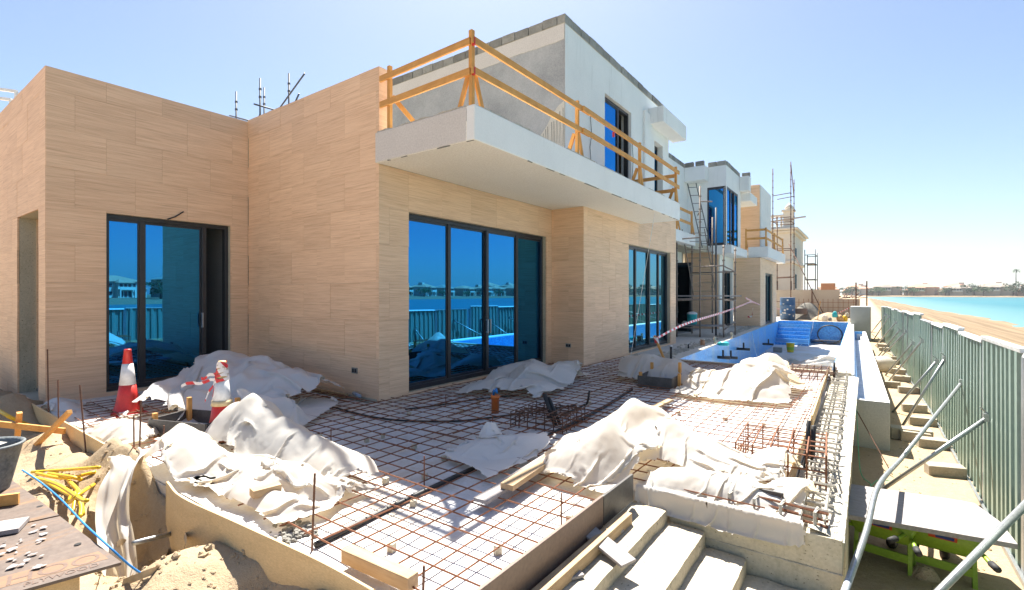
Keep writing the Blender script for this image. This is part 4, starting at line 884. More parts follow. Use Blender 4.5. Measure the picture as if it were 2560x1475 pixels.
MB().beam((q.x, q.y, ZB+.02), (q2.x, q2.y, ZB+.02), .2, .03).build('board', M['greyply'], pk, bevel=.003)
qa, qb = vz(-60, 1240, ZB+.06), vz(47, 1226, ZB+.06); MB().beam((qa.x, qa.y, ZB+.05), (qb.x, qb.y, ZB+.05), .03, .08).build('cleat', M['timberx'], pk, bevel=.003)
# bucket
bp = vz(-42, 1212, ZB+.006)
bk = thing('rubber_bucket', 'dusty black rubber bucket with rags on the plywood bench', 'bucket', (bp.x, bp.y, ZB))
MB().lathe((bp.x, bp.y, ZB+.006), [(.15, 0), (.165, .06), (.20, .22), (.225, .34), (.24, .345), (.242, .36), (.228, .365), (.215, .33), (.19, .2), (.155, .03), (.0, .03)], 36, False).build('body', M['bucket'], bk, True)
MB().add([(bp.x-.18, bp.y-.1, ZB+.33), (bp.x+.1, bp.y-.15, ZB+.36), (bp.x+.14, bp.y+.05, ZB+.37), (bp.x-.03, bp.y+.14, ZB+.35), (bp.x-.02, bp.y-.02, ZB+.41)], [(0, 1, 4), (1, 2, 4), (2, 3, 4), (3, 0, 4)]).build('rag', M['sheet'], bk)
# rope, straps, hoses
rp = [(55, 1160, ZB+.05), (100, 1190, ZB+.03), (150, 1232, ZB+.02), (205, 1290, ZB+.02), (265, 1345, ZB+.02), (320, 1395, .02), (370, 1430, -.1), (420, 1470, -.18), (520, 1530, -.2)]
tag(MB().tube(polyline([vz(*p_) for p_ in rp], 6), .0065, 6).build('rope', M['bluerope'], None, True), 'thin bright blue rope trailing over the plywood bench edge', 'rope')
def gz(p): return float(ground_z(p.x, p.y))
def ontog(pts, lift=.02, z0=-.24):
    out = []
    for a, b in pts:
        p_ = vz(a, b, z0)
        for _ in range(3): p_ = vz(a, b, gz(p_)+lift)
        out.append(p_)
    return out
def strap(pts, wd, mat, up):
    mb = MB(); P = polyline(pts, 6)
    for i, p_ in enumerate(P): mb.v += [tuple(p_), tuple(p_ + Vector(up)*wd)]
    for i in range(len(P)-1): mb.f.append((2*i, 2*i+2, 2*i+3, 2*i+1))
    return mb.build('webbing', mat, None, True)
P0 = ontog([(240, 1452), (262, 1400), (300, 1388), (330, 1405), (325, 1432), (300, 1448), (360, 1425), (420, 1400), (455, 1385), (450, 1368), (425, 1368), (405, 1388)], .01)
for i, dz in ((1, .07), (2, .14), (3, .09), (8, .08), (9, .13), (10, .08)): P0[i].z += dz
tag(strap(P0, .055, M['strap'], (.25, .1, .95)), 'beige webbing strap looped on the sand by the plywood bench', 'strap')
tag(MB().tube(ontog([(330, 1340), (420, 1318), (505, 1298)], .04), .018, 10).build('pipe', M['galv'], None, True), 'grey conduit pipe lying across the edge of the sand pit', 'pipe')
tag(MB().tube(ontog([(365, 1330), (378, 1300)], .03), .02, 10).build('pipe', M['bluepipe'], None, True), 'short dark pipe stub sticking out of the sand pit', 'pipe')
yl = [[(78, 1165), (150, 1160), (245, 1153)], [(90, 1168), (160, 1180), (235, 1165)], [(82, 1178), (140, 1195), (200, 1232), (215, 1235)], [(100, 1182), (150, 1210), (180, 1225)], [(120, 1168), (180, 1178), (240, 1196)], [(172, 1240), (195, 1220), (240, 1190)], [(168, 1185), (195, 1215), (205, 1270)], [(165, 1240), (185, 1215), (180, 1268)], [(190, 1230), (200, 1250), (198, 1275)]]
yb_ = thing('yellow_conduit_bundle', 'tangle of short yellow conduit tubes on the sand by the bench', 'conduit', (-6, 1, -.2))
for k, l_ in enumerate(yl): MB().tube(polyline(ontog(l_, .04 + .02*(k % 3)), 5), .015, 8).build('tube', M['yellow'], yb_, True)
tag(MB().tube(polyline(ontog([(150, 1062), (190, 1075), (225, 1092), (262, 1112)], .03), 6), .022, 8).build('conduit', M['yellow'], None, True), 'yellow corrugated conduit on the sand at the shade line', 'conduit')
tag(MB().tube(polyline(ontog([(-30, 1000), (0, 1015), (30, 1032), (75, 1050), (110, 1062)], .02), 6), .022, 8).build('conduit', M['yellow'], None, True), 'yellow conduit emerging from the shaded sand at far left', 'conduit')
st_ = thing('batter_boards', 'orange timber stakes nailed into a cross on the left sand', 'timber', vz(45, 1100, -.25))
zr = .1
MB().beam(vz(-80, 1038, zr+.12), vz(160, 1064, zr), .03, .07).build('rail', M['timberx'], st_, bevel=.003)
pa, pb2 = vz(38, 1115, -.2), vz(48, 1018, .22); pt = vy(48, 1018, pa.y); MB().beam((pa.x, pa.y, -.3), pt, .05, .05).build('stake', M['timberz'], st_, bevel=.003)
pa = vz(62, 1110, -.2); pt = vy(172, 1016, pa.y+.12); MB().beam(pa - Vector((0, 0, .08)), pt, .045, .045).build('brace', M['timber'], st_, bevel=.003)
q = ontog([(0, 920)], .0)[0]
# heap of excavated soil against the left wall
hp = MB(); rn = np.random.RandomState(2); n1, n2 = 26, 36
for i in range(n1):
    for j in range(n2):
        r = i/(n1-1); a = 2*math.pi*j/n2; x = -13.3 + .75*r*math.cos(a); yv = 1.2 + .55*r*math.sin(a)
        hp.v.append((x, yv, float(ground_z(x, yv)) - .08 + .62*(1-r**1.5) + .16*float(fbm(np.array(x*3.), np.array(yv*3.), 4, 1.6))*(1-r*.7)))
for i in range(n1-1):
    for j in range(n2): a = i*n2+j; b = i*n2+(j+1) % n2; hp.f.append((a, a+n2, b+n2, b))
tag(hp.build('soil_heap', M['soil'], None, True), 'small heap of lumpy soil against the leftmost stone wall', 'soil heap')
# gravel spill
gr = MB(); rn = random.Random(4)
for k in range(160):
    p_ = vz(725 + rn.gauss(0, 22), 1310 + rn.gauss(0, 12), .015); r = rn.uniform(.008, .022)
    gr.lathe((p_.x, p_.y, p_.z-.01), [(r*.6, 0), (r, r*.6), (r*.7, r*1.2)], 5)
kind(tag(gr.build('gravel', M['block']), 'small spill of grey gravel by the front shutter', 'gravel'), 'stuff')
# clods on the sand
cl = MB(); rn = random.Random(8)
for k in range(900):
    x = rn.uniform(-9, -1.9) if k < 600 else rn.uniform(-.1, 1.05); yv = rn.uniform(.3, 1.65) if k < 600 else rn.uniform(4, 14)
    if k < 600 and rn.random() < .5: x = rn.gauss(-4.3, 1.1); yv = rn.gauss(1.4, .2)
    if yv > 1.66 and k < 600: continue
    r = rn.uniform(.005, .02) * (2 if rn.random() < .07 else 1); z = float(ground_z(x, yv)); n_ = 6; b = len(cl.v)
    for ring, (rr, h) in enumerate(((1, 0), (.85, .55), (.3, .9))):
        for i in range(n_): q = rn.uniform(.7, 1.2); a = i*6.283/n_; cl.v.append((x + r*rr*q*math.cos(a), yv + r*rr*q*math.sin(a), z - r*.25 + r*h*q))
    for ring in range(2):
        for i in range(n_): cl.f.append((b+ring*n_+i, b+ring*n_+(i+1) % n_, b+(ring+1)*n_+(i+1) % n_, b+(ring+1)*n_+i))
    cl.f.append(tuple(b+2*n_+i for i in range(n_)))
kind(tag(cl.build('sand_clods', M['sand']), 'loose clods of sand scattered over the ground', 'sand'), 'stuff')
# ================================================================ sheets of white plastic: a small position-based cloth solver
def support_fn(base, humps):
    def f(x, y):
        z = base(x, y) if callable(base) else np.full_like(x, base)
        for (xa, ya, xb, yb, r, ha, hb) in humps:                 # capsule-shaped bulge from a to b
            dx, dy = xb-xa, yb-ya; L = dx*dx+dy*dy + 1e-9; t = np.clip(((x-xa)*dx+(y-ya)*dy)/L, 0, 1)
            d = np.hypot(x-xa-t*dx, y-ya-t*dy); h = ha + (hb-ha)*t
            z = np.maximum(z, (base(x, y) if callable(base) else base) + h*np.maximum(0, 1-(d/r)**1.5)**.9*(.9+.4*fbm(x*3.1+7, y*3.1, 2, 1.)))
        return z
    return f
def cloth(name, label, quad, nu, nv, ex, base, humps=(), seed=0, steps=70, mat='sheet', amp=.1, ragged=.05, sub=1, stiff=.35, crumple=1., group='white protective sheets', cat='sheet'):
    ex = (1+(ex[0]-1)*.62, 1+(ex[1]-1)*.62); sup = support_fn(base, humps); q = np.array([[p[0], p[1]] for p in quad], float)
    Lu = (np.linalg.norm(q[1]-q[0])+np.linalg.norm(q[2]-q[3]))/2*ex[0]; Lv = (np.linalg.norm(q[3]-q[0])+np.linalg.norm(q[2]-q[1]))/2*ex[1]
    mu, mv = max(10, int(nu*1.25)//4), max(10, int(nv*1.25)//4); nu, nv = mu+1, mv+1
    u, v = np.meshgrid(np.linspace(0, 1, nu), np.linspace(0, 1, nv), indexing='ij')
    xy = ((1-u)*(1-v))[..., None]*q[0] + (u*(1-v))[..., None]*q[1] + (u*v)[..., None]*q[2] + ((1-u)*v)[..., None]*q[3]
    w_ = np.stack([fbm(u*3+seed, v*3, 2, 1.), fbm(u*3, v*3+seed+7, 2, 1.)], -1)*.12*np.hypot(*(q[2]-q[0]))
    P = np.zeros((nu, nv, 3)); P[..., :2] = xy + w_
    rg = np.random.RandomState(seed)
    P[..., 2] = sup(P[..., 0], P[..., 1]) + .03 + amp*(1 + 2*rg.rand(nu, nv))
    T0 = P[..., :2].copy(); pin = np.zeros((nu, nv), bool); pin[0] = pin[-1] = True; pin[:, 0] = pin[:, -1] = True; pin &= rg.rand(nu, nv) < .75; pin |= rg.rand(nu, nv) < .05
    S = slice
    for lev, (nst, nit, grav) in enumerate(((60, 12, .012), (20, 8, .006), (8, 5, .003))):
        if lev:                                                          # double the resolution
            Q = np.zeros((2*nu-1, 2*nv-1, 3)); Q[::2, ::2] = P; Q[1::2, ::2] = (P[1:]+P[:-1])/2; Q[:, 1::2] = (Q[:, 2::2]+Q[:, :-2:2])/2
            pz = np.zeros((2*nu-1, 2*nv-1), bool); pz[::2, ::2] = pin; t0 = np.zeros((2*nu-1, 2*nv-1, 2)); t0[::2, ::2] = P[..., :2]; pin, T0 = pz, t0
            P = Q; nu, nv = P.shape[:2]; P[..., 2] += (rg.rand(nu, nv)-.5)*.02/lev
        lu, lv = Lu/(nu-1), Lv/(nv-1); ld = math.hypot(lu, lv); sets = []
        for o in (0, 1):
            m = (nu-o)//2; sets.append(((S(o, o+2*m, 2), S(None)), (S(o+1, o+2*m, 2), S(None)), lu, 1., False))
            m = (nv-o)//2; sets.append(((S(None), S(o, o+2*m, 2)), (S(None), S(o+1, o+2*m, 2)), lv, 1., False))
        for o in (0, 1):
            m = (nu-o)//2
            sets.append(((S(o, o+2*m, 2), S(0, nv-1)), (S(o+1, o+2*m, 2), S(1, nv)), ld, .7, False)); sets.append(((S(o, o+2*m, 2), S(1, nv)), (S(o+1, o+2*m, 2), S(0, nv-1)), ld, .7, False))
        for k in (2,):
            for o in range(0, 2*k, k):
                for e in range(k):
                    ia = np.arange(o+e, nu-k, 2*k); ja = np.arange(o+e, nv-k, 2*k)
                    if len(ia): sets.append(((ia, S(None)), (ia+k, S(None)), lu*k*.72, stiff, True))
                    if len(ja): sets.append(((S(None), ja), (S(None), ja+k), lv*k*.72, stiff, True))
        Vv = np.zeros_like(P)
        for it in range(nst):
            old = P.copy(); Vv[..., 2] -= grav; P += Vv
            for _ in range(nit):
                for ia, ib, L, k, mn in sets:
                    A_, B_ = P[ia], P[ib]; d = B_-A_; n_ = np.sqrt((d*d).sum(-1, keepdims=True))+1e-9; c = (n_-L)/n_*.5*k
                    if mn: c = np.minimum(c, 0)
                    P[ia] = A_ + c*d; P[ib] = B_ - c*d
            z = sup(P[..., 0], P[..., 1]) + .006; hit = P[..., 2] < z
            P[..., 2] = np.where(hit, z, P[..., 2]); P[..., :2] = np.where(hit[..., None], old[..., :2]*.85 + P[..., :2]*.15, P[..., :2])
            P[pin, :2] = P[pin, :2]*.3 + T0[pin]*.7
            Vv = (P-old)*.8; Vv = np.clip(Vv, -.05, .05)
    u, v = np.meshgrid(np.linspace(0, 1, nu), np.linspace(0, 1, nv), indexing='ij')
    # fine crumples along the surface normal
    du = np.gradient(P, axis=0); dv = np.gradient(P, axis=1); N = np.cross(du, dv); N /= np.linalg.norm(N, axis=-1, keepdims=True)+1e-9
    aw, bw = lu*(nu-1), lv*(nv-1); uu, vv_ = u*aw, v*bw
    cr = -np.abs(fbm(uu*2.3+seed, vv_*2.3, 2, 1.))*.022 - np.abs(fbm(uu*6+seed*2, vv_*6, 2, 1.))*.010 - np.abs(fbm(uu*14+seed*3, vv_*14, 2, 1.))*.005
    P += N*(cr*crumple)[..., None]; P[..., 2] = np.maximum(P[..., 2], sup(P[..., 0], P[..., 1])*.0 + (base(P[..., 0], P[..., 1]) if callable(base) else base) + .004)
    # ragged outline
    e = np.minimum(np.minimum(u, 1-u), np.minimum(v, 1-v)); keep = e + ragged*(fbm(u*9+seed, v*9, 4, 1.)*1.6 + .1) > .012
    idx = np.arange(nu*nv).reshape(nu, nv); kf = keep[:-1, :-1] & keep[1:, :-1] & keep[1:, 1:] & keep[:-1, 1:]
    f_ = np.stack([idx[:-1, :-1][kf], idx[1:, :-1][kf], idx[1:, 1:][kf], idx[:-1, 1:][kf]], 1)
    used = np.unique(f_); rm = -np.ones(nu*nv, int); rm[used] = np.arange(len(used))
    me_ = bpy.data.meshes.new(name); me_.from_pydata(P.reshape(-1, 3)[used].tolist(), [], rm[f_].tolist()); me_.update()
    return tag(obj(name, me_, M[mat], None, True, 0, 0), label, cat, group)
G_ = .08
def s2(*pts): return [vz(a, b, G_).xy for a, b in pts]
def slab_or_sand(x, y): return np.where(y > 1.74, G_, np.maximum(ground_z(x, y), -1) + .0)
# grey-looking mound against the left walls
cloth('protective_sheet', 'large milky sheet heaped into a mound against the left stone wall, in the shade', [(-7.85, 2.4), (-6.2, 2.75), (-6.6, 4.75), (-9.9, 4.8)], 64, 60, (1.22, 1.25), G_, [(-8.9, 3.75, -8.1, 3.85, 1.25, .70, .72), (-8.1, 3.85, -7.1, 4.15, .95, .72, .42), (-8.3, 3.0, -7.6, 2.9, .8, .4, .35)], 3, 80, 'sheet2', .06, .03, 1, .5)
cloth('protective_sheet', 'milky sheet corner with a rolled edge, right of the tape-wrapped cone', [(-6.35, 2.95), (-5.2, 3.1), (-6.6, 4.55), (-7.3, 4.35)], 40, 40, (1.12, 1.12), G_, [(-6.35, 3.0, -6.0, 3.35, .32, .55, .35)], 8, 60, 'sheet2', .04, .02, 1, .6)
# front-left tangle
cloth('protective_sheet', 'long white sheet standing in a curved ridge in front of the tape-wrapped cone', [(-6.0, 2.35), (-3.75, 2.25), (-3.55, 2.85), (-6.05, 3.0)], 84, 36, (1.22, 1.6), G_, [(-5.75, 2.75, -5.35, 2.75, .42, .48, .48), (-5.35, 2.75, -4.3, 2.75, .30, .46, .25), (-4.3, 2.75, -3.75, 2.8, .26, .28, .18)], 5, 80, 'sheet', .08, .03, 1, .35)
cloth('protective_sheet', 'white sheet billowing over the left end of the bent plywood shutter', [(-5.75, 1.72), (-4.5, 1.82), (-4.6, 2.5), (-5.8, 2.45)], 50, 40, (1.4, 1.55), G_, [(-5.55, 2.05, -5.15, 2.0, .34, .34, .26), (-4.9, 2.15, -4.6, 2.2, .2, .16, .1)], 6, 80, 'sheet', .10, .03, 1, .3)
cloth('protective_sheet', 'crumpled white sheet spread along the front shutter around a timber offcut', [(-4.9, 1.80), (-3.35, 1.88), (-3.35, 2.65), (-4.8, 2.6)], 60, 44, (1.42, 1.5), G_, [(-4.6, 2.25, -3.9, 2.3, .25, .14, .2), (-4.1, 1.98, -3.5, 2.05, .14, .12, .1), (-3.6, 2.3, -3.5, 2.5, .16, .16, .12)], 7, 80, 'sheet', .10, .04, 1, .25)
plank('timber_offcut', 'short pale timber offcut with a yellow smear among the front white sheets', vz(620, 1218, .17), vz(690, 1200, .17), .1, .06, 'paley', 'timber')
# hanging strip over the shutter, and scraps further left
hs = MB(); rn = random.Random(2); rows = []
TL, TR_, BL, BR = vz(262, 1135, .16), vz(352, 1122, .16), vz(250, 1330, -.2), vz(325, 1345, -.2)
n_, m_ = 26, 18
for i in range(n_):
    t = i/(n_-1)
    for j in range(m_):
        s_ = j/(m_-1); a = TL.lerp(TR_, s_); b = BL.lerp(BR, s_); p_ = a.lerp(b, t); zg = float(ground_z(p_.x, p_.y)) + .03
        z = .16*(1-t) + zg*t + .10*math.sin(t*math.pi)
        w_ = .035*math.sin(s_*7 + t*3) + .022*math.sin(s_*17 - t*6) + .05*float(fbm(np.array(s_*5), np.array(t*6), 3, 1.))
        hs.v.append((p_.x + w_*.4 + .03*math.sin(t*9), p_.y - w_*.5 + .03*math.sin(t*7+s_), max(z + w_*.8, zg)))
for i in range(n_-1):
    for j in range(m_-1): a = i*m_+j; hs.f.append((a, a+1, a+m_+1, a+m_))
tag(hs.build('protective_sheet', M['sheet'], None, True, sub=1), 'white strip of sheet hanging from the shutter down onto the sand', 'sheet', 'white protective sheets')
cloth('protective_sheet', 'crumpled white scrap of sheet beside the left form box', [(-7.4, 1.72), (-6.45, 1.75), (-6.5, 2.2), (-7.5, 2.3)], 40, 30, (1.4, 1.5), G_, [(-7.1, 1.95, -6.8, 2.0, .28, .2, .2)], 12, 70, 'sheet', .1, .05, 1, .25)
cloth('protective_sheet', 'pale sheet flap lying along the shaded shutter under the stone corner', [(-9.9, 1.76), (-7.9, 1.76), (-7.9, 2.15), (-9.7, 2.35)], 56, 24, (1.2, 1.4), G_*.5, [(-9.5, 1.95, -8.6, 1.9, .22, .2, .12)], 13, 70, 'sheet2', .06, .04, 1, .3)
cloth('protective_sheet', 'flat pale sheet on the floor beneath the plain red cone', [(-9.9, 2.3), (-8.0, 2.3), (-8.1, 3.2), (-9.9, 4.2)], 44, 40, (1.08, 1.08), .02, [], 14, 50, 'sheet2', .02, .04, 1, .3)
# by the glass doors
cloth('protective_sheet', 'crumpled white sheet in the shade before the large glass doors', [(-5.6, 6.1), (-4.1, 6.6), (-4.4, 8.9), (-6.05, 9.2)], 60, 66, (1.32, 1.3), G_, [(-5.2, 6.6, -4.5, 6.9, .5, .18, .22), (-5.0, 7.6, -4.4, 8.2, .6, .34, .38), (-5.8, 7.6, -5.6, 8.6, .45, .2, .3)], 15, 80, 'sheet2', .12, .04, 1, .3)
cloth('protective_sheet', 'grey-white sheet with an upturned corner in shade beside the stacked planks', [(-3.5, 3.75), (-2.72, 3.35), (-2.62, 4.55), (-3.45, 4.45)], 44, 48, (1.16, 1.2), G_, [(-3.42, 4.3, -3.3, 4.15, .16, .26, .12), (-3.2, 4.0, -2.8, 4.5, .34, .12, .16)], 16, 70, 'sheet2', .05, .07, 1, .5)
# tallest heap in the middle, and the strip that hangs over the end wall
cloth('protective_sheet', 'tall bright white heap of sheet in the centre of the sunlit slab', [(-2.35, 3.75), (-1.72, 3.7), (-1.5, 5.55), (-2.5, 5.3)], 56, 70, (1.55, 1.35), G_, [(-2.15, 4.1, -1.95, 4.3, .42, .42, .40), (-1.95, 4.85, -1.8, 4.95, .62, .50, .48), (-1.75, 4.4, -1.7, 4.7, .4, .36, .4)], 17, 85, 'sheet', .14, .05, 1, .55)
cloth('protective_sheet', 'broad white sheet sloping from the tall heap toward the starter bars', [(-1.75, 4.3), (-.55, 4.62), (-.5, 5.3), (-1.75, 5.6)], 70, 54, (1.35, 1.4), G_, [(-1.6, 4.75, -1.2, 4.9, .5, .40, .26), (-1.2, 4.9, -.8, 4.8, .34, .22, .12), (-.68, 4.95, -.6, 5.0, .30, .26, .24)], 18, 85, 'sheet', .12, .04, 1, .3)
def wall_edge(x, y): return np.where(y > 4.08, .05, np.maximum(.05 - (4.08-y)*4.0, -.12)) + .0*x
cloth('protective_sheet', 'long white sheet edge spilling over the top of the concrete end wall', [(-1.6, 4.03), (-.36, 4.06), (-.33, 4.78), (-1.55, 4.78)], 84, 48, (1.4, 1.7), wall_edge, [(-1.45, 4.3, -1.0, 4.35, .2, .14, .2), (-1.0, 4.35, -.6, 4.4, .2, .2, .12), (-.5, 4.5, -.42, 4.55, .24, .2, .18)], 19, 75, 'sheet', .08, .02, 1, .3)
# far right heap and its left tail
cloth('protective_sheet', 'wide white heap of sheet on the far slab in front of the pool', [(-2.55, 7.9), (-.95, 8.3), (-.85, 10.2), (-2.95, 10.5)], 76, 70, (1.4, 1.35), G_, [(-1.6, 9.0, -1.45, 9.4, .75, .52, .50), (-2.3, 9.3, -1.6, 9.2, .6, .28, .4), (-1.4, 9.2, -.9, 9.4, .6, .4, .22)], 20, 85, 'sheet', .16, .05, 1, .25)
cloth('protective_sheet', 'bulging white sheet behind the far form box', [(-3.9, 8.9), (-2.7, 8.9), (-2.5, 10.4), (-4.2, 10.3)], 50, 50, (1.25, 1.25), G_, [(-3.75, 9.5, -3.0, 9.5, .6, .42, .40)], 21, 70, 'sheet', .1, .04, 1, .35)
cloth('protective_sheet', 'crumpled white sheet knotted at the pool edge behind the wide heap', [(-2.1, 10.8), (-1.3, 10.8), (-1.3, 11.7), (-2.1, 11.7)], 36, 36, (1.4, 1.4), G_, [(-1.9, 11.2, -1.5, 11.3, .4, .4, .35)], 22, 70, 'sheet', .14, .06, 1, .25)
cloth('protective_sheet', 'sunlit white sheet spread on the pool floor', [(-3.6, 18), (-.9, 18.5), (-1.05, 26), (-3.0, 25)], 60, 80, (1.15, 1.1), -1.28, [(-2.6, 20, -1.4, 22, .8, .3, .35), (-1.5, 24, -1.2, 24.8, .7, .45, .35)], 23, 60, 'sheet', .15, .05, 1, .3)
cloth('protective_sheet', 'bunched sheet lying against the near pool corner', [(-3.5, 15.5), (-2.4, 15.5), (-2.3, 17.5), (-3.6, 17.5)], 36, 40, (1.35, 1.35), -1.28, [(-3.1, 16.5, -2.8, 16.8, .6, .5, .45)], 24, 60, 'sheet', .15, .05, 1, .25)
# ================================================================ corrugated fence and the sand corridor
def fx(y): return 1.18 if y < 14 else 1.18 - .0175*(y-14)
def ftop(y): return 1.16 - .008*(y-8)
fence = thing('metal_fence', 'long pale green corrugated steel hoarding along the beach', 'fence', (1.18, 14, -.86))
ys = [1.2, 2.6, 4.4, 6.3, 8.2, 10.1, 12.05, 13.95, 15.85, 16.05, 17.9, 19.8, 21.7, 23.6, 25.5, 27.4, 29.3, 31.2, 33.1, 35.0, 36.9]
rn = random.Random(6)
for i, (a, b) in enumerate(zip(ys, ys[1:])):
    if b - a < .5: continue
    mb = MB(); n_ = int(round((b-a)/.237)); pr = []
    dz = rn.uniform(-.04, .04) + (.06 if a > 16 else 0); tx = rn.uniform(-.04, .04); xo = rn.uniform(-.03, .03); xe = rn.uniform(-.03, .03)
    for k in range(n_):
        for t, d in ((0, 0), (.44, 0), (.54, .036), (.90, .036)):
            pr.append(((k+t)/n_, d))
    pr.append((1, 0))
    for t, d in pr:
        y = a+.03 + (b-a-.06)*t; x = fx(y) + xo*(1-t) + xe*t - d + .006*math.sin(t*9+i); mb.v += [(x, y, -.84), (x+tx, y, ftop(y)+dz-.01)]
    for k in range(len(pr)-1): mb.f.append((2*k, 2*k+2, 2*k+3, 2*k+1))
    sh = mb.build('corrugated_sheet', M['fence'], fence)
    s_ = sh.modifiers.new('th', 'SOLIDIFY'); s_.thickness = .0015
    MB().hexa([(fx(a)-.045, a+.02, ftop(a)+dz-.03), (fx(a)+.03, a+.02, ftop(a)+dz-.03), (fx(b)+.03, b-.02, ftop(b)+dz-.03), (fx(b)-.045, b-.02, ftop(b)+dz-.03)], [(fx(a)-.045+tx, a+.02, ftop(a)+dz+.015), (fx(a)+.03+tx, a+.02, ftop(a)+dz+.015), (fx(b)+.03+tx, b-.02, ftop(b)+dz+.015), (fx(b)-.045+tx, b-.02, ftop(b)+dz+.015)]).build('top_cap', M['fencecap'], fence, bevel=.004)
    MB().beam((fx(a)-.05, a, -.84), (fx(b)-.05, b, -.84), .03, .05).build('bottom_rail', M['galv'], fence)
for y in ys: MB().box(fx(y)-.03, fx(y)+.055, y-.03, y+.03, -.95, ftop(y)-.02).build('post', M['galv'], fence)
for y in ys[1:-2:2]: MB().box(fx(y)-.034, fx(y)-.029, y-.05, y+.05, -.84, ftop(y)-.05).build('joint_strip', M['galv'], fence)
# raking braces
def G6(x, y): return 2000+x/1.764, 650+y/1.764
bt = [(820,700),(637,440),(600,450),(535,360),(495,368),(465,318),(437,312),(420,278),(390,252),(375,243)]
bb = [(320,1015),(435,740),(400,665),(385,530),(370,505),(345,430),(338,425),(330,375),(325,345),(310,320)]
for i, (a, b) in enumerate(zip(bt, bb)):
    g6 = G6(*b); p = atz(*g6, -.84); x_ = max(fx(p.y)-.05, .3); q = atx(*G6(*a), x_)
    if q.y > 36: q = Vector((x_, p.y + 1., .1))
    t = thing('fence_brace', ordn(i) + ' raking steel brace of the corrugated fence, counted from the plywood sheet', 'brace', p, 'raking braces of the fence')
    MB().tube([p - Vector((0, 0, .08)), q], .024, 10).build('tube', M['galv'], t, True)
    MB().box(q.x-.02, q.x+.06, q.y-.025, q.y+.025, q.z-.03, q.z+.06).tube([q + Vector((.03, 0, .05)), q + Vector((-.05, 0, .13))], .01, 6).build('clamp', M['galv'], t)
# bent pipe and the near pipe at the bottom right
q = atx(*G6(710, 545), 1.13); b1 = atz(2249, 1152, -.2); b2 = atd(2196, 1215, 4.35); b3 = atd(2165, 1330, 3.75); b4 = atd(2108, 1490, 3.2)
bt_ = thing('fence_brace', 'bent dusty steel pipe passing over the plywood sheet to the fence', 'brace', (b4.x, b4.y, -.86), 'raking braces of the fence')
MB().tube([q] + polyline([q.lerp(b1, .9), b1, b2, b3, b4], 5) + [b4 + (b4-b3)*1.6], .022, 12).build('tube', M['galv'], bt_, True)
MB().tube([b3.lerp(b4, .35), b4, b4 + (b4-b3)*1.6], .0231, 12).build('dirty_end', M['bluepipe'], bt_, True)
MB().box(q.x-.02, q.x+.05, q.y-.025, q.y+.025, q.z-.03, q.z+.06).build('clamp', M['galv'], bt_)
q = atx(2620, 1205, 1.12); b1 = atz(2340, 1487, -.42)
t = thing('fence_brace', 'nearest raking steel pipe crossing the bottom right corner', 'brace', (b1.x, b1.y, -.86), 'raking braces of the fence')
MB().tube([q, b1, b1 + (b1-q)*.8], .026, 12).build('tube', M['galv'], t, True)
# precast blocks holding the fence foot
KB = MB().box(-.21, .21, -.1, .1, 0, .19).mesh('concrete_block'); KB.materials.append(M['kerbblock'])
blk = [(640,950),(585,820),(505,790),(540,725),(505,665),(510,590),(480,535),(455,500),(400,560),(430,460),(370,475),(410,440),(395,400),(375,360),(385,385)]
for i, b in enumerate(sorted(blk, key=lambda q: -q[1])):
    p = atz(*G6(*b), -.84); o = bpy.data.objects.new('concrete_block', KB); COL.objects.link(o)
    o.location = (min(p.x, fx(p.y)-.26), p.y, float(ground_z(p.x, p.y))-.03); o.rotation_euler = (rn.uniform(-.05, .05), rn.uniform(-.05, .05), rn.uniform(-.25, .25))
    m = o.modifiers.new('bevel', 'BEVEL'); m.width = .012; m.segments = 2
    tag(o, ordn(i) + ' sandy concrete block along the fence foot, counted from the camera', 'block', 'concrete blocks along the fence')
tag(MB().beam(atz(2225, 1078, -.78), atz(2330, 1090, -.78), .28, .2).build('concrete_kerb', M['kerbblock'], bevel=.012), 'long pale concrete kerb lying between trough end and fence', 'kerb')
sp = atz(2215, 880, -.7)
tag(MB().lathe((.45, 20.5, -.86), [(.02, .0), (.30, .02), (.36, .16), (.34, .32), (.22, .46), (.02, .5)], 24).build('sand_sack', M['sheet'], None, True), 'full whitish sandbag lying between the trough and the fence', 'sack')
# black hose, rod and green string on the sand
tag(MB().tube(polyline([Vector((-.1, 7.1, -.74)), Vector((.05, 7.3, -.79)), Vector((.2, 7.45, -.81))], 5), .04, 10).build('pipe_stub', M['black'], None, True), 'black pipe stub coming out of the retaining wall base', 'pipe')
tag(MB().tube(polyline([Vector((.2, 7.45, -.8)), Vector((.35, 7.55, -.81)), Vector((.6, 7.65, -.83))], 5), .012, 6).build('hose', M['rubber'], None, True), 'thin dark hose continuing from the black pipe stub on the sand', 'hose')
tag(MB().tube([(-.13, 9.6, -.15), (.3, 8.75, -.84)], .008, 6).build('steel_rod', M['darkrust']), 'thin rusty rod leaning from the retaining wall to the sand', 'rod')
gm = plain('green_string', (.10, .42, .20), .6)
tag(MB().tube(polyline([Vector((-.13, 9.9, .03)), Vector((-.1, 8.9, -.36)), Vector((-.06, 8.3, -.75)), Vector((.05, 8.1, -.83)), Vector((.02, 7.9, -.84)), Vector((.12, 8.3, -.83)), Vector((.25, 8.4, -.83))], 8), .006, 5).build('string', gm), 'green nylon string hanging off the retaining wall onto sand', 'string')
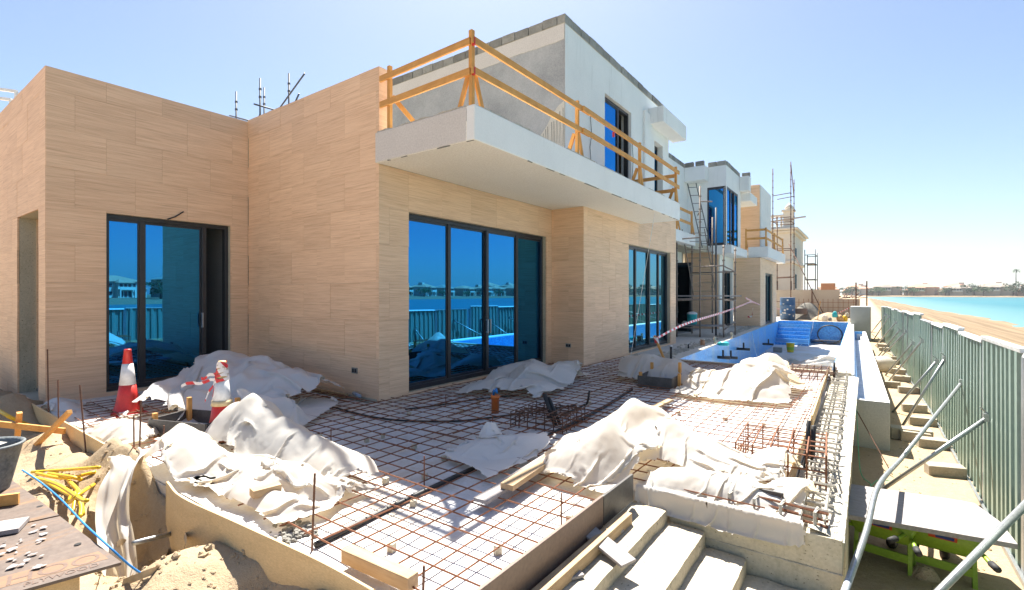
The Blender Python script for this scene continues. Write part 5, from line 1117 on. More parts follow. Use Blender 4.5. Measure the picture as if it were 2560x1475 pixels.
def rock(name, label, c, r, m, seed, cat='rubble'):
    rn_ = random.Random(seed); mb = MB(); n_ = 10
    for z, rr in ((-.3, .7), (.0, 1.), (.45, .85), (.75, .35)):
        for k in range(n_): q_ = rn_.uniform(.75, 1.15); a = k*6.283/n_; mb.v.append((c[0]+r[0]*rr*q_*math.cos(a), c[1]+r[1]*rr*q_*math.sin(a), c[2]+r[2]*z*q_))
    for i in range(3):
        for k in range(n_): mb.f.append((i*n_+k, i*n_+(k+1) % n_, (i+1)*n_+(k+1) % n_, (i+1)*n_+k))
    mb.f.append(tuple(3*n_+k for k in range(n_))); return tag(mb.build(name, m, None, True, sub=1), label, cat)
p = atz(2188, 1110, -.84); rock('rubble_lump', 'lump of rough set mortar at the near end of the trough', (p.x, p.y, -.84), (.22, .14, .16), M['soil'], 3)
rock('rubble_lump', 'dark lump of soil lying between the two wheelbarrows', (.42, 5.75, -.86), (.13, .1, .16), M['soil'], 5)
rock('rag', 'crumpled teal plastic bag under the left wheelbarrow', (.16, 5.0, -.9), (.1, .07, .12), M['teal'], 7, 'bag')
# ---------------------------------------------------------------- plywood sheet on two wheelbarrows
tp = [vz(2092, 1281, -.36), vz(2512, 1356, -.36), vz(2470, 1300, -.36), vz(2405, 1252, -.36), vz(2370, 1245, -.36), vz(2100, 1204, -.36)]
o = MB().prism([(p.x, p.y) for p in tp], -.318, -.36).build('plywood_sheet', M['greyply'], bevel=.002); tag(o, 'grey plywood sheet laid flat over two green wheelbarrows', 'plywood')
redl, bluel = plain('red_sticker', (.55, .08, .02), .4), plain('blue_sticker', (.03, .06, .25), .4)
def wheelbarrow(label, cx, cy, rz):
    t = thing('wheelbarrow', label, 'wheelbarrow', (cx, cy, -.88), 'green wheelbarrows'); c, s_ = math.cos(rz), math.sin(rz)
    def W(a, b, z): return Vector((cx + a*c - b*s_, cy + a*s_ + b*c, z))         # b grows away from the handles
    T = [W(-.28, -.22, -.385), W(.28, -.22, -.385), W(.24, .42, -.385), W(-.24, .42, -.385)]; Bm = [W(-.2, -.1, -.6), W(.2, -.1, -.6), W(.16, .32, -.6), W(-.16, .32, -.6)]
    mb = MB(); mb.add(Bm + T, [(0, 3, 2, 1), (0, 1, 5, 4), (1, 2, 6, 5), (2, 3, 7, 6), (3, 0, 4, 7)]); tr_ = mb.build('tray', M['green'], t, True, bevel=.03)
    m = tr_.modifiers.new('th', 'SOLIDIFY'); m.thickness = .004
    MB().tube(T + [T[0]], .009, 6).build('rim', M['green'], t)
    for s2_ in (-1, 1):
        MB().tube([W(s2_*.30, -.50, -.44), W(s2_*.26, -.3, -.46), W(s2_*.22, -.05, -.55), W(s2_*.16, .25, -.62), W(s2_*.07, .45, -.68)], .017, 8).build('handle_tube', M['green'], t, True)
        MB().tube([W(s2_*.33, -.60, -.425), W(s2_*.30, -.48, -.44)], .026, 10).build('grip', M['rubber'], t, True)
        MB().beam(W(s2_*.2, -.03, -.5), W(s2_*.21, -.08, -.9), .055, .035).build('leg', M['green'], t, bevel=.004)
        MB().beam(W(s2_*.17, .32, -.58), W(s2_*.21, -.06, -.86), .025, .02).build('leg_stay', M['green'], t, bevel=.003)
    MB().beam(W(-.2, -.085, -.72), W(.2, -.085, -.72), .02, .075).build('cross_bar', M['green'], t, bevel=.004)
    wc = W(0, .50, -.71); ax = Vector((c, s_, 0)); f = Vector((-s_, c, 0)); mb = MB()
    ring = [wc + (f*math.cos(k*6.283/18) + Vector((0, 0, 1))*math.sin(k*6.283/18))*.145 for k in range(19)]
    MB().tube(ring, .04, 8, False).build('tyre', M['rubber'], t, True); MB().tube([wc - ax*.03, wc + ax*.03], .09, 14).build('rim_disc', M['galv'], t)
    a, b, d_, e = W(-.10, -.215, -.40), W(.10, -.215, -.40), W(.095, -.19, -.45), W(-.095, -.19, -.45); n_ = (b-a).cross(e-a).normalized()*-.006
    st = MB().quad(a+n_, b+n_, d_+n_, e+n_).build('sticker', redl, t)
    a2, b2_, d2, e2_ = [W(-.05, -.212, -.407), W(.08, -.212, -.407), W(.076, -.192, -.44), W(-.046, -.192, -.44)]
    MB().quad(a2+n_*1.5, b2_+n_*1.5, d2+n_*1.5, e2_+n_*1.5).build('sticker_panel', bluel, t)
    return t
p1_, p2_ = atz(2060+660/4.48, 1150+1100/4.48, -.86), atz(2060+1330/4.48, 1150+1180/4.48, -.86)
wheelbarrow('lime green wheelbarrow under the left end of the plywood sheet', p1_.x, 5.86, -.18)
wheelbarrow('lime green wheelbarrow under the right end of the plywood sheet', p2_.x-.02, 5.9, -.12)
# concrete cube and wall stubs at the far end of the corridor
tag(MB().box(-.72, .22, 33.4, 35.0, -.95, 1.0).build('concrete_pier', M['trough'], bevel=.02), 'smooth grey concrete pier at the far end of the sand corridor', 'pier')
# ================================================================ timber guard rails
def rail(t, p0, p1, h=.095, m='timber'):
    MB().beam(p0, p1, .032, h).build('rail', M[m], t, bevel=.003)
gr_ = thing('guard_rail', 'orange timber guard rail round the large front balcony', 'guard rail', (-4.25, 9, 4.2), 'timber guard rails')
ps_ = [(-4.25, 4.99), (-4.25, 7.93), (-4.25, 10.96), (-4.25, 13.62)]
for i, (x, y) in enumerate(ps_ + [(-5.94, 5.04)]):
    MB().beam((x, y, 4.0), (x, y, 5.2), .06, .06).build('post', M['timberz'], gr_, bevel=.004)
    if i == 4: MB().beam((x, y+.05, 4.75), (x+.45, y+.5, 4.02), .035, .07).build('brace', M['timberz'], gr_, bevel=.003)
    else:
        MB().beam((x-.02, y+.06, 4.72), (x-.02, y+.32, 4.02), .035, .07).build('brace', M['timberz'], gr_, bevel=.003)
        MB().beam((x-.06, y-.0, 4.62), (x-.3, y+.02, 4.02), .035, .07).build('brace', M['timberz'], gr_, bevel=.003)
for z in (5.05, 4.65):
    rail(gr_, (-4.2, 4.93, z), (-4.2, 8.3, z+.03)); rail(gr_, (-4.165, 8.0, z+.02), (-4.2, 11.3, z+.02)); rail(gr_, (-4.2, 11.05, z+.03), (-4.2, 13.75, z+.0))
    rail(gr_, (-6.12, 5.0, z-.02), (-4.24, 4.945, z-.01), m='timberx'); rail(gr_, (-4.28, 13.6, z-.1), (-5.45, 13.6, z-.1), m='timberx')
MB().beam((-5.4, 13.62, 4.0), (-5.4, 13.62, 4.95), .05, .05).build('post', M['timberz'], gr_, bevel=.004)
for k, (y, z) in enumerate(((4.97, 5.03), (4.97, 4.64), (9.4, 4.97))): MB().box(-4.222, -4.178, y-.012, y+.012, z-.05, z+.05).build('red_mark', M['redplastic'], gr_)
def small_rail(label, pts, zb, gp='timber guard rails'):
    t = thing('guard_rail', label, 'guard rail', (pts[0][0], pts[0][1], zb), gp)
    for x, y in pts:
        MB().beam((x, y, zb-.1), (x, y, zb+1.0), .07, .07).build('post', M['timberz'], t); MB().beam((x, y+.05, zb+.55), (x, y+.4, zb), .04, .07).build('brace', M['timberz'], t)
    for a, b in zip(pts, pts[1:]):
        for z in (.9, .45): rail(t, (*a, zb+z), (*b, zb+z), .11)
small_rail('orange timber guard rail on the small middle balcony', [(-5.95, 17.2), (-5.95, 19.2), (-5.95, 21.2)], 4.18)
small_rail('orange timber guard rail on the far end balcony below the stone tower', [(-5.2, 28.6), (-4.25, 28.65), (-4.25, 31.5), (-4.25, 35)], 4.18)
tag(MB().beam((-5.8, 6.2, 4.1), (-5.4, 7.4, 4.14), .12, .04).beam((-5.3, 5.9, 4.1), (-5.0, 7.0, 4.16), .1, .04).build('board_stack', M['greyply']), 'small stack of boards left on the balcony floor', 'boards')
# ================================================================ scaffolds
def scaf(label, uprights, ledgers, z1s, m='steelpole', boards=(), r=.03, couplers=True):
    c = uprights[0]; t = thing('scaffold', label, 'scaffold', (c[0], c[1], 0))
    for (x, y), z1 in zip(uprights, z1s):
        pr = [(x, y, z) for z in np.arange(0.02, z1+.01, .5)] + [(x, y, z1)]
        MB().tube([(x, y, .02), (x, y, z1)], r, 8).build('upright', M[m], t, True)
        if couplers:
            for z in np.arange(.5, z1, .5): MB().tube([(x, y, z-.025), (x, y, z+.025)], r*1.7, 8).build('collar', M[m], t)
    for a, b in ledgers: MB().tube([a, b], r*.9, 8).build('ledger', M[m], t, True)
    for a, b, wd in boards: MB().beam(a, b, wd, .045).build('deck_board', M['greyply'], t, bevel=.004)
    return t
# in front of the loggia
def up(px, y): return (aty(px, 735, y).x, y)
U = [up(1692, 19.5), up(1730, 21.5), up(1750, 19.8), up(1781, 22.2), up(1809, 20.2), up(1838, 21.8)]
zz_ = [4.0, 4.0, 5.9, 5.0, 3.6, 3.6]
def P3(i, z): return (U[i][0], U[i][1], z)
led = [(P3(0, 3.85), P3(2, 3.9)), (P3(2, 2.75), P3(4, 2.8)), (P3(1, 2.6), P3(5, 2.62)), (P3(0, 1.45), P3(5, 1.5)), (P3(4, 1.45), P3(5, 1.45)), (P3(1, 1.5), P3(0, 1.5)), (P3(4, 2.78), P3(5, 2.62)), (P3(0, .4), P3(2, .35)), (P3(4, .3), P3(5, .55)), (P3(2, 5.3), (U[2][0]+.3, U[2][1]+.6, 5.35)), (P3(2, 4.9), (U[2][0]-.3, U[2][1]+.8, 4.9))]
s1 = scaf('weathered tube scaffold with plank deck before the dark loggia', U, led, zz_, boards=[((U[0][0]-.3, 20.3, 1.62), (U[5][0]+.2, 21.3, 1.62), .5), ((U[0][0]-.3, 20.9, 1.62), (U[5][0]+.2, 21.8, 1.62), .45), ((U[0][0]-.6, 20.0, .45), (U[2][0]+.8, 20.6, .45), .7)])
def ladder(label, a, b, wd, n, m):
    a, b = Vector(a), Vector(b); d = b-a; s_ = Vector((wd/2, wd*.2, 0)); t = thing('ladder', label, 'ladder', a)
    for q in (-1, 1): MB().tube([a+s_*q, b+s_*q], .02, 6).build('stile', M[m], t)
    for k in range(n): c_ = a + d*((k+.5)/n); MB().tube([c_-s_, c_+s_], .014, 6).build('rung', M[m], t)
    return t
ladder('steel ladder leaning up to the small middle balcony through the scaffold', (aty(1762, 735, 20.8).x, 20.8, 1.65), (aty(1733, 735, 20.6).x, 20.6, 4.35), .8, 8, 'steelpole')
ladder('thin upper ladder tied above the scaffold', (-5.3, 21.0, 3.6), (-5.75, 20.5, 6.2), .3, 8, 'greypole')
tag(MB().tube([(aty(1790, 735, 21.0).x, 21.0, .02), (aty(1790, 735, 21.0).x, 21.0, 5.2)], .035, 10).build('prop', M['greypole'], None, True), 'tall grey steel prop standing among the scaffold tubes', 'prop')
# tower beyond the stone tower
U2 = [up(1932, 40.5), up(1943, 42.2), up(1977, 40.8), up(1985, 42.4)]; zt = [10.9, 7.6, 11.3, 10.3]
def P4(i, z): return (U2[i][0], U2[i][1], z)
led2 = [(P4(a, z), P4(b, z+dz)) for z, dz in ((8.9, .15), (7.25, .05), (6.95, 0), (5.0, 0), (2.9, .05), (1.15, 0)) for a, b in ((0, 2), (1, 3))] + [(P4(0, 7.), P4(1, 7.)), (P4(2, 7.), P4(3, 7.)), (P4(0, 2.9), P4(1, 2.9)), (P4(2, 11.2), P4(3, 9.)), ((U2[2][0]-.2, 41.5, 5.4), (aty(2064, 790, 38.5).x, 38.5, .1))]
scaf('tall free-standing scaffold tower beyond the far balcony', U2, led2, zt, 'darkrust', boards=[((U2[0][0]-.3, 41.2, 7.1), (U2[2][0]+.9, 41.3, 7.3), .5)])
U3 = [up(1896, 40), up(1904, 41.5)]; scaf('pair of rusty scaffold tubes left of the tall tower', U3, [((U3[0][0]-.4, 40, 3.0), (U3[1][0]+.4, 41.5, 3.0)), ((U3[0][0]-.4, 40, 1.2), (U3[1][0]+.4, 41.5, 1.2))], [3.9, 3.8], 'rust')
# poles on the low roof behind the stone parapet
def vyx(px, py, y): p = vy(px, py, y); return p
rf = thing('scaffold', 'scaffold tubes standing on the low roof behind the stone parapet', 'scaffold', (-13, 9, 4.0))
for px_, t_, y_ in ((583, 226, 8.0), (642, 193, 8.0), (652, 216, 9.2), (713, 181, 9.0)):
    q = vy(px_, t_, y_); MB().tube([(q.x, q.y, 4.0), (q.x, q.y, q.z)], .028, 8).build('upright', M['greypole'], rf, True)
    for dz in (.35, .6, 1.2): MB().tube([(q.x, q.y, q.z-dz-.03), (q.x, q.y, q.z-dz+.03)], .045, 8).build('collar', M['greypole'], rf)
for a, b, ya, yb in (((688, 270), (752, 181), 9.0, 9.0), ((725, 260), (738, 231), 8.6, 8.6), ((585, 290), (640, 305), 8, 8), ((645, 262), (690, 275), 8, 9), ):
    p_, q = vy(*a, ya), vy(*b, yb); d = p_-q; MB().tube([q, p_ + d*.35], .026, 8).build('ledger', M['greypole'], rf, True)
q = vy(680, 276, 9.); MB().box(q.x-.3, q.x+.5, q.y-.1, q.y+.1, q.z-.06, q.z+.04).build('deck_board', M['greyply'], rf)
# ================================================================ terrace odds and ends
def on(px, py, z=.012): return vz(px, py, z)
p = on(1640, 890); q = vy(1615, 828, p.y)
st = thing('tape_stake', 'leaning timber stake tied with red and white tape at the terrace edge', 'stake', (p.x, p.y, 0))
MB().beam((p.x+.02, p.y, -.02), q, .06, .05).build('stake', M['timberz'], st, bevel=.003)
r_ = MB()
for k in range(5):
    c_ = q.lerp(p, .1+.04*k)
    for i in range(10):
        a, b = i*.63, (i+1)*.63; A_ = c_ + Vector((math.cos(a)*.05, math.sin(a)*.05, .02*math.sin(a*2+k))); B_ = c_ + Vector((math.cos(b)*.05, math.sin(b)*.05, .02*math.sin(b*2+k))); u_ = Vector((0, 0, .03)); r_.quad(A_-u_, B_-u_, B_+u_, A_+u_)
r_.build('tape_knot', M['tape'], st)
def tape(label, pts, wd=.07):
    mb = MB(); P = polyline(pts, 8)
    for i, c_ in enumerate(P):
        a = i*.35; u_ = Vector((.2*math.sin(a), .2*math.cos(a), 1)).normalized()*wd/2; mb.v += [tuple(c_-u_), tuple(c_+u_)]
    for i in range(len(P)-1): mb.f.append((2*i, 2*i+2, 2*i+3, 2*i+1))
    return tag(mb.build('barrier_tape', M['tape']), label, 'tape')
e_ = vy(1855, 745, 26); tape('red and white barrier tape stretched from the stake toward the far pier', [q + Vector((0, 0, -.1)), vy(1690, 800, 14), vy(1770, 775, 18.5), vy(1815, 760, 22), e_, vy(1858, 760, 26), vy(1855, 780, 26.2), vy(1845, 782, 26.2)])
tape('thin barrier tape strung between the scaffold and the tall tower', [vy(1840, 735, 22), vy(1870, 750, 27), vy(1895, 757, 34), vy(1935, 765, 40)], .06)
tape('barrier tape tied by the debris at the far pool end', [vy(2095, 760, 38), vy(2070, 772, 37.5), vy(2045, 783, 37)], .08)
tape('barrier tape tied round a scaffold upright', [Vector((*U[0], 1.0)), Vector((U[0][0]+.03, U[0][1]-.05, .7)), Vector((U[0][0]+.08, U[0][1]-.05, .3))], .07)
p = vy(1708, 780, 20.3)
wc = thing('water_cooler', 'teal plastic water cooler standing on the low scaffold deck', 'cooler', (p.x, p.y, .47))
MB().lathe((p.x, p.y, .475), [(.17, 0), (.19, .05), (.19, .38), (.2, .39), (.2, .42)], 24).build('body', M['teal'], wc, True); MB().lathe((p.x, p.y, .895), [(.2, 0), (.19, .05), (.1, .09), (.0, .1)], 24, False).build('lid', M['whiteplastic'], wc, True)
p = vy(1690, 792, 20.2); rock('rag_bundle', 'white rag bundle on the low scaffold deck beside the cooler', (p.x, p.y, .5), (.16, .12, .16), M['sheet'], 11, 'rag')
bd = vz(1934, 805, .02)
b_ = thing('oil_drum', 'dark blue drum standing at the far left pool corner', 'drum', (-4.15, 36.5, .02))
MB().lathe((-4.15, 36.5, .02), [(.42, 0), (.44, .03), (.44, .45), (.46, .47), (.44, .49), (.44, .93), (.46, .95), (.44, .97), (.44, 1.4), (.45, 1.44), (.42, 1.45), (.41, 1.40), (0, 1.40)], 28, False).build('body', M['bluebarrel'], b_, True)
rn = random.Random(31)
for k in range(12):
    a = rn.uniform(3.9, 5.6); z = rn.uniform(.2, 1.3); x, y = -4.15+.447*math.cos(a), 36.5+.447*math.sin(a); MB().box(x-.05, x+.05, y-.006, y+.006, z, z+rn.uniform(.04, .12)).build('paint_mark', M['band'], b_)
def mound(name, label, c, rx, ry, h, m, sd, cat):
    mb = MB(); n1, n2 = 22, 40
    for i in range(n1):
        for j in range(n2):
            r = i/(n1-1); a = 6.2832*j/n2; x, y = c[0]+rx*r*math.cos(a), c[1]+ry*r*math.sin(a); mb.v.append((x, y, c[2] - .05 + h*(math.cos(r*math.pi)*.5+.5)**.8 + .12*h*float(fbm(np.array(x*1.3+sd), np.array(y*1.3), 4, 1.3))*(1-r)))
    for i in range(n1-1):
        for j in range(n2): a = i*n2+j; b = i*n2+(j+1) % n2; mb.f.append((a, a+n2, b+n2, b))
    return tag(mb.build(name, m, None, True), label, cat)
mound('gravel_mound', 'dark heap of gravel at the far end of the pool behind the drum', (-3.2, 38.2, .02), 1.3, 1.3, 1.25, M['darksand'], 2, 'heap')
mound('sand_mound', 'low spread of sand right of the dark gravel heap', (-1.9, 37.3, .02), 1.3, 1.1, .55, M['soil'], 4, 'heap')
bx_ = thing('wooden_crate', 'dark open box half buried in the gravel heap', 'box', (-3.5, 37.1, .5))
for a in ((-3.9, -3.1, 36.9, 36.94, .4, .75), (-3.9, -3.1, 37.3, 37.34, .4, .75), (-3.9, -3.86, 36.94, 37.3, .4, .75), (-3.14, -3.1, 36.94, 37.3, .4, .75)): MB().box(*a).build('side_board', M['brownply'], bx_)
tag(MB().beam((-2.5, 36.6, .02), (-2.35, 36.7, 1.25), .06, .04).build('timber_stake', M['timberz']), 'pale timber stake stuck upright in the sand by the gravel heap', 'stake')
for k, (px_, r, m, d_) in enumerate(((2062, .38, 'sheet', 'white bulging bag'), (2087, .34, 'teal', 'blue plastic bag'), (2112, .36, 'yellow', 'yellow plastic bag'), (2140, .55, 'sheet', 'tall white printed sack'), (2100, .42, 'card', 'brown cardboard box lump'), (2118, .25, 'conc', 'grey bucket of mortar'), (2075, .22, 'block', 'dark crumpled wrapper'))):
    q = aty(px_ / 1.0, 790, 35.9 + .25*(k % 3)); rock('rubbish_bag', d_ + ' in the rubbish heap at the far pool end', (q.x, q.y, .12 + .25*(k % 2)), (r*.55, r*.5, r*1.1), M[m], 40+k, 'rubbish')
yb = atz(1976, 880, -1.29)
yk = thing('yellow_bucket', 'yellow paint bucket standing on the pool floor', 'bucket', yb)
MB().lathe(yb, [(.15, 0), (.19, .42), (.2, .43), (.2, .46), (.18, .46), (.15, .05), (0, .05)], 22, False).build('body', M['yellow'], yk, True); MB().lathe(yb, [(.166, .12), (.178, .27)], 22, False).build('paint_band', M['green'], yk, True)
g_ = atz(1944, 880, -1.29); tag(MB().box(g_.x-.2, g_.x+.2, g_.y-.12, g_.y+.12, -1.3, -1.05).build('concrete_block', M['block'], bevel=.01), 'grey concrete block on the pool floor beside the yellow bucket', 'block')
hb = Vector((-1.75, 34.9, -.72)); ring = [hb + Vector((.62*math.cos(k*.2618), -.1, .55*math.sin(k*.2618))) for k in range(25)]
tag(MB().tube(ring, .035, 8, False).build('hose_coil', M['black'], None, True), 'black hose loop leaning on the far blue pool wall', 'hose')
cc = atz(2065, 860, -1.28); tag(MB().tube([cc + Vector((.9*math.cos(k*.3)*(1+.02*k), .6*math.sin(k*.3), .02+.004*k)) for k in range(64)], .03, 6, False).build('hose_coil', M['black'], None, True), 'black hose coiled flat on the pool floor', 'hose')
tag(MB().tube(polyline([(-2.6, 35.0, .04), (-2.65, 34.6, -.5), (-2.9, 33.5, -1.1), (-3.1, 32.5, -1.28)], 6), .012, 5).build('string', M['whiteplastic']), 'white cord hanging from the far pool edge', 'string')
tag(MB().tube(polyline([(-4.22, 24.5, .03), (-4.1, 24.3, -.5), (-3.7, 23.2, -1.2), (-3.3, 22.5, -1.28)], 6), .012, 5).build('string', M['whiteplastic']), 'pale cord hanging down the left pool wall', 'string')
# pipe stubs and rubble strip along the pool edge
for px_, py_, h, r, m, d_ in ((1656, 888, .34, .03, 'black', 'black pipe stub with pale cap beside the tape stake'), (1699, 860, .14, .02, 'black', 'thin black pipe stub on the terrace'), (1734, 852, .18, .07, 'brickm', 'short orange clay pipe stub on the terrace'), (1764, 848, .2, .04, 'conc', 'cement-coated pipe stub on the terrace'), (1806, 836, .2, .04, 'conc', 'cement-coated pipe stub farther along the terrace')):
    p = on(px_, py_); t = thing('pipe_stub', d_, 'pipe', p); MB().lathe(p, [(r, 0), (r, h), (r*.7, h), (r*.7, h*.5)], 14).build('stub', M[m], t, True)
    MB().lathe(p + Vector((0, 0, h)), [(r*1.1, 0), (r*1.1, .03), (0, .031)], 14, False).build('cap', M['whiteplastic'] if m == 'black' else M['rubble'], t)
p = on(1785, 850); rock('rag', 'green cloth rag on the terrace edge', (p.x, p.y, .02), (.25, .12, .14), M['teal'], 60, 'rag')
rb = MB(); rn = random.Random(12)
for k in range(750):
    y = rn.uniform(12.6, 34); x = -4.25 - .022*(y-12.5) - abs(rn.gauss(0, .22)); r = rn.uniform(.015, .055); n_ = 6; b = len(rb.v)
    for rr, h in ((1, 0), (.9, .5), (.35, .9)):
        for i in range(n_): q_ = rn.uniform(.6, 1.3); a = i*6.283/n_; rb.v.append((x+r*rr*q_*math.cos(a), y+r*rr*q_*math.sin(a), .008+r*h*q_))
    for g in range(2):
        for i in range(n_): rb.f.append((b+g*n_+i, b+g*n_+(i+1) % n_, b+(g+1)*n_+(i+1) % n_, b+(g+1)*n_+i))
    rb.f.append(tuple(b+2*n_+i for i in range(n_)))
for k in range(260):
    y = rn.uniform(12.55, 13.3) if k < 160 else rn.uniform(11.6, 12.4); x = rn.uniform(-5.2, -4.1) if k < 160 else rn.uniform(-4.9, -3.4); r = rn.uniform(.015, .05); rb.lathe((x, y, .005), [(r, 0), (r*rn.uniform(.7, 1), r*.6), (r*.3, r)], 5)
kind(tag(rb.build('rubble_strip', M['rubble']), 'strip of broken rubble along the terrace pool edge', 'rubble'), 'stuff')
for k, (a, b, d_) in enumerate((((1595, 882), (1622, 892), 'short dark rod on the terrace near the stake'), ((1560, 880), (1580, 878), 'short dark rod at the foot of the pale stone wall'), ((1690, 780), (1880, 790), 'long dark tube lying on the terrace by the scaffold'))):
    p, q = on(*a, .03), on(*b, .03); tag(MB().tube([p, q], .014, 6).build('steel_rod', M['darkrust']), d_, 'rod')
# ================================================================ behind the pool: boundary wall, classical house
bw = thing('boundary_wall', 'unfinished rendered boundary wall with starter bars behind the pool', 'wall', (-3.5, 42, 0))
MB().box(-7.2, -1.55, 42, 42.3, -.2, 2.0).build('panel', M['tanwall'], bw)
MB().box(-1.54, -.35, 42.02, 42.3, -.2, 1.35).build('panel', M['tanwall'], bw)
for i in range(15): x = -4.9 + .3*i; MB().tube([(x, 41.6, .02), (x, 41.6, 1.35)], .014, 5).build('starter_bar', M['rust'], bw)
for z in (.35, .75, 1.1): MB().tube([(-5.0, 41.6, z), (-.6, 41.6, z)], .012, 5).build('starter_bar', M['rust'], bw)
for i, (px_, h) in enumerate(((2140, 2.5), (2167, 2.6), (2030, 2.1))): q = aty(px_, 735, 41.8); MB().tube([(q.x, q.y, 0), (q.x, q.y, h)], .04, 8).build('column_bars', M['darkrust'], bw)
tag(MB().box(aty(2052, 735, 46).x, aty(2087, 735, 46).x, 46, 47, -.3, 2.55).build('brick_stack', M['brickm'], bevel=.02), 'stack of orange bricks behind the boundary wall', 'bricks')
rb2 = thing('rubble_pile', 'pile of broken timber and rubble on the boundary wall corner', 'rubble', (-1., 42.1, 1.35)); rn = random.Random(77)
for k in range(16): x = -1.5+.07*k; MB().beam((x, 42.0, 1.4+rn.random()*.1), (x+rn.uniform(-.3, .5), 42.3, 1.45+rn.random()*.3), .06, .04).build('offcut', M['darkrust'], rb2)
ch = thing('classical_house', 'cream classical house with balustrade beyond the boundary wall', 'house', (-6.5, 60, 0))
HX0, HX1, HY = aty(1925, 735, 58).x - 9, aty(1980, 735, 58).x, 58
def zat(py, y=58): return aty(1960*1.0, py*K, y).z
z_c1, z_c2, z_b = zat(575), zat(548), zat(520)
MB().box(HX0, HX1, HY, HY+11, -.9, z_c1).build('wall', M['cream'], ch)
MB().box(HX0, HX1+.35, HY-.35, HY+11, z_c1, z_c1+.25).box(HX0, HX1+.6, HY-.6, HY+11, z_c1+.26, z_c1+.5).build('cornice', M['cream'], ch, bevel=.08)
MB().box(HX0, HX1+.2, HY-.2, HY+11, zat(650), zat(650)+.3).build('string_course', M['cream'], ch, bevel=.05)
zb0 = z_c1+.51
MB().box(HX0, HX1-.2, HY+.1, HY+.5, zb0, zb0+.2).box(HX0, HX1-.2, HY+.1, HY+.5, zb0+1.25, zb0+1.45).build('balustrade_rail', M['cream'], ch)
x = HX1-1.0
while x > HX1-7:
    MB().lathe((x, HY+.3, zb0+.2), [(.08, 0), (.14, .25), (.06, .6), (.11, 1.05)], 8).build('baluster', M['cream'], ch, True); x -= .42
MB().box(HX1-.8, HX1+.1, HY, HY+.9, zb0+.002, zb0+1.7).box(HX1-.95, HX1+.25, HY-.15, HY+1.05, zb0+1.71, zb0+1.9).build('pier', M['cream'], ch)
MB().lathe((HX1-.3, HY+.45, zb0+1.9), [(.3, 0), (.45, .2), (.2, .55), (.05, .7)], 12).build('urn', M['cream'], ch, True)
for px_, py0, py1 in ((1935, 625, 655), (1952, 690, 722), (1918, 690, 722)):
    a, b = aty((px_-6)*K, py0*K, HY-.05), aty((px_+6)*K, py1*K, HY-.05); wd_ = MB().box(a.x, b.x, HY-.06, HY-.01, b.z, a.z).build('window', M['cream'], ch); MB().box(a.x+.15, b.x-.15, HY-.07, HY-.062, b.z+.15, a.z-.15).build('pane', M['darkglass'], wd_)
for z0_, z1_ in ((zat(640), zat(605)), (zat(715), zat(672))):
    wd_ = MB().box(HX1+.01, HX1+.06, HY+2, HY+3.6, z0_, z1_).build('window', M['cream'], ch); MB().box(HX1+.062, HX1+.07, HY+2.15, HY+3.45, z0_+.15, z1_-.15).build('pane', M['darkglass'], wd_)
U5 = [(HX1+.7, HY+5), (HX1+1.7, HY+5), (HX1+.7, HY+8), (HX1+1.7, HY+8)]
scaf('distant scaffold against the right side of the cream house', U5, [((*U5[a], z), (*U5[b], z)) for z in (1.5, 3.3, 5.0, 6.0) for a, b in ((0, 1), (2, 3), (1, 3))], [6.6, 6.6, 6.2, 6.4], 'greypole', boards=[((HX1+1.2, HY+4.6, 5.05), (HX1+1.2, HY+8.4, 5.05), .8)], r=.045, couplers=False)
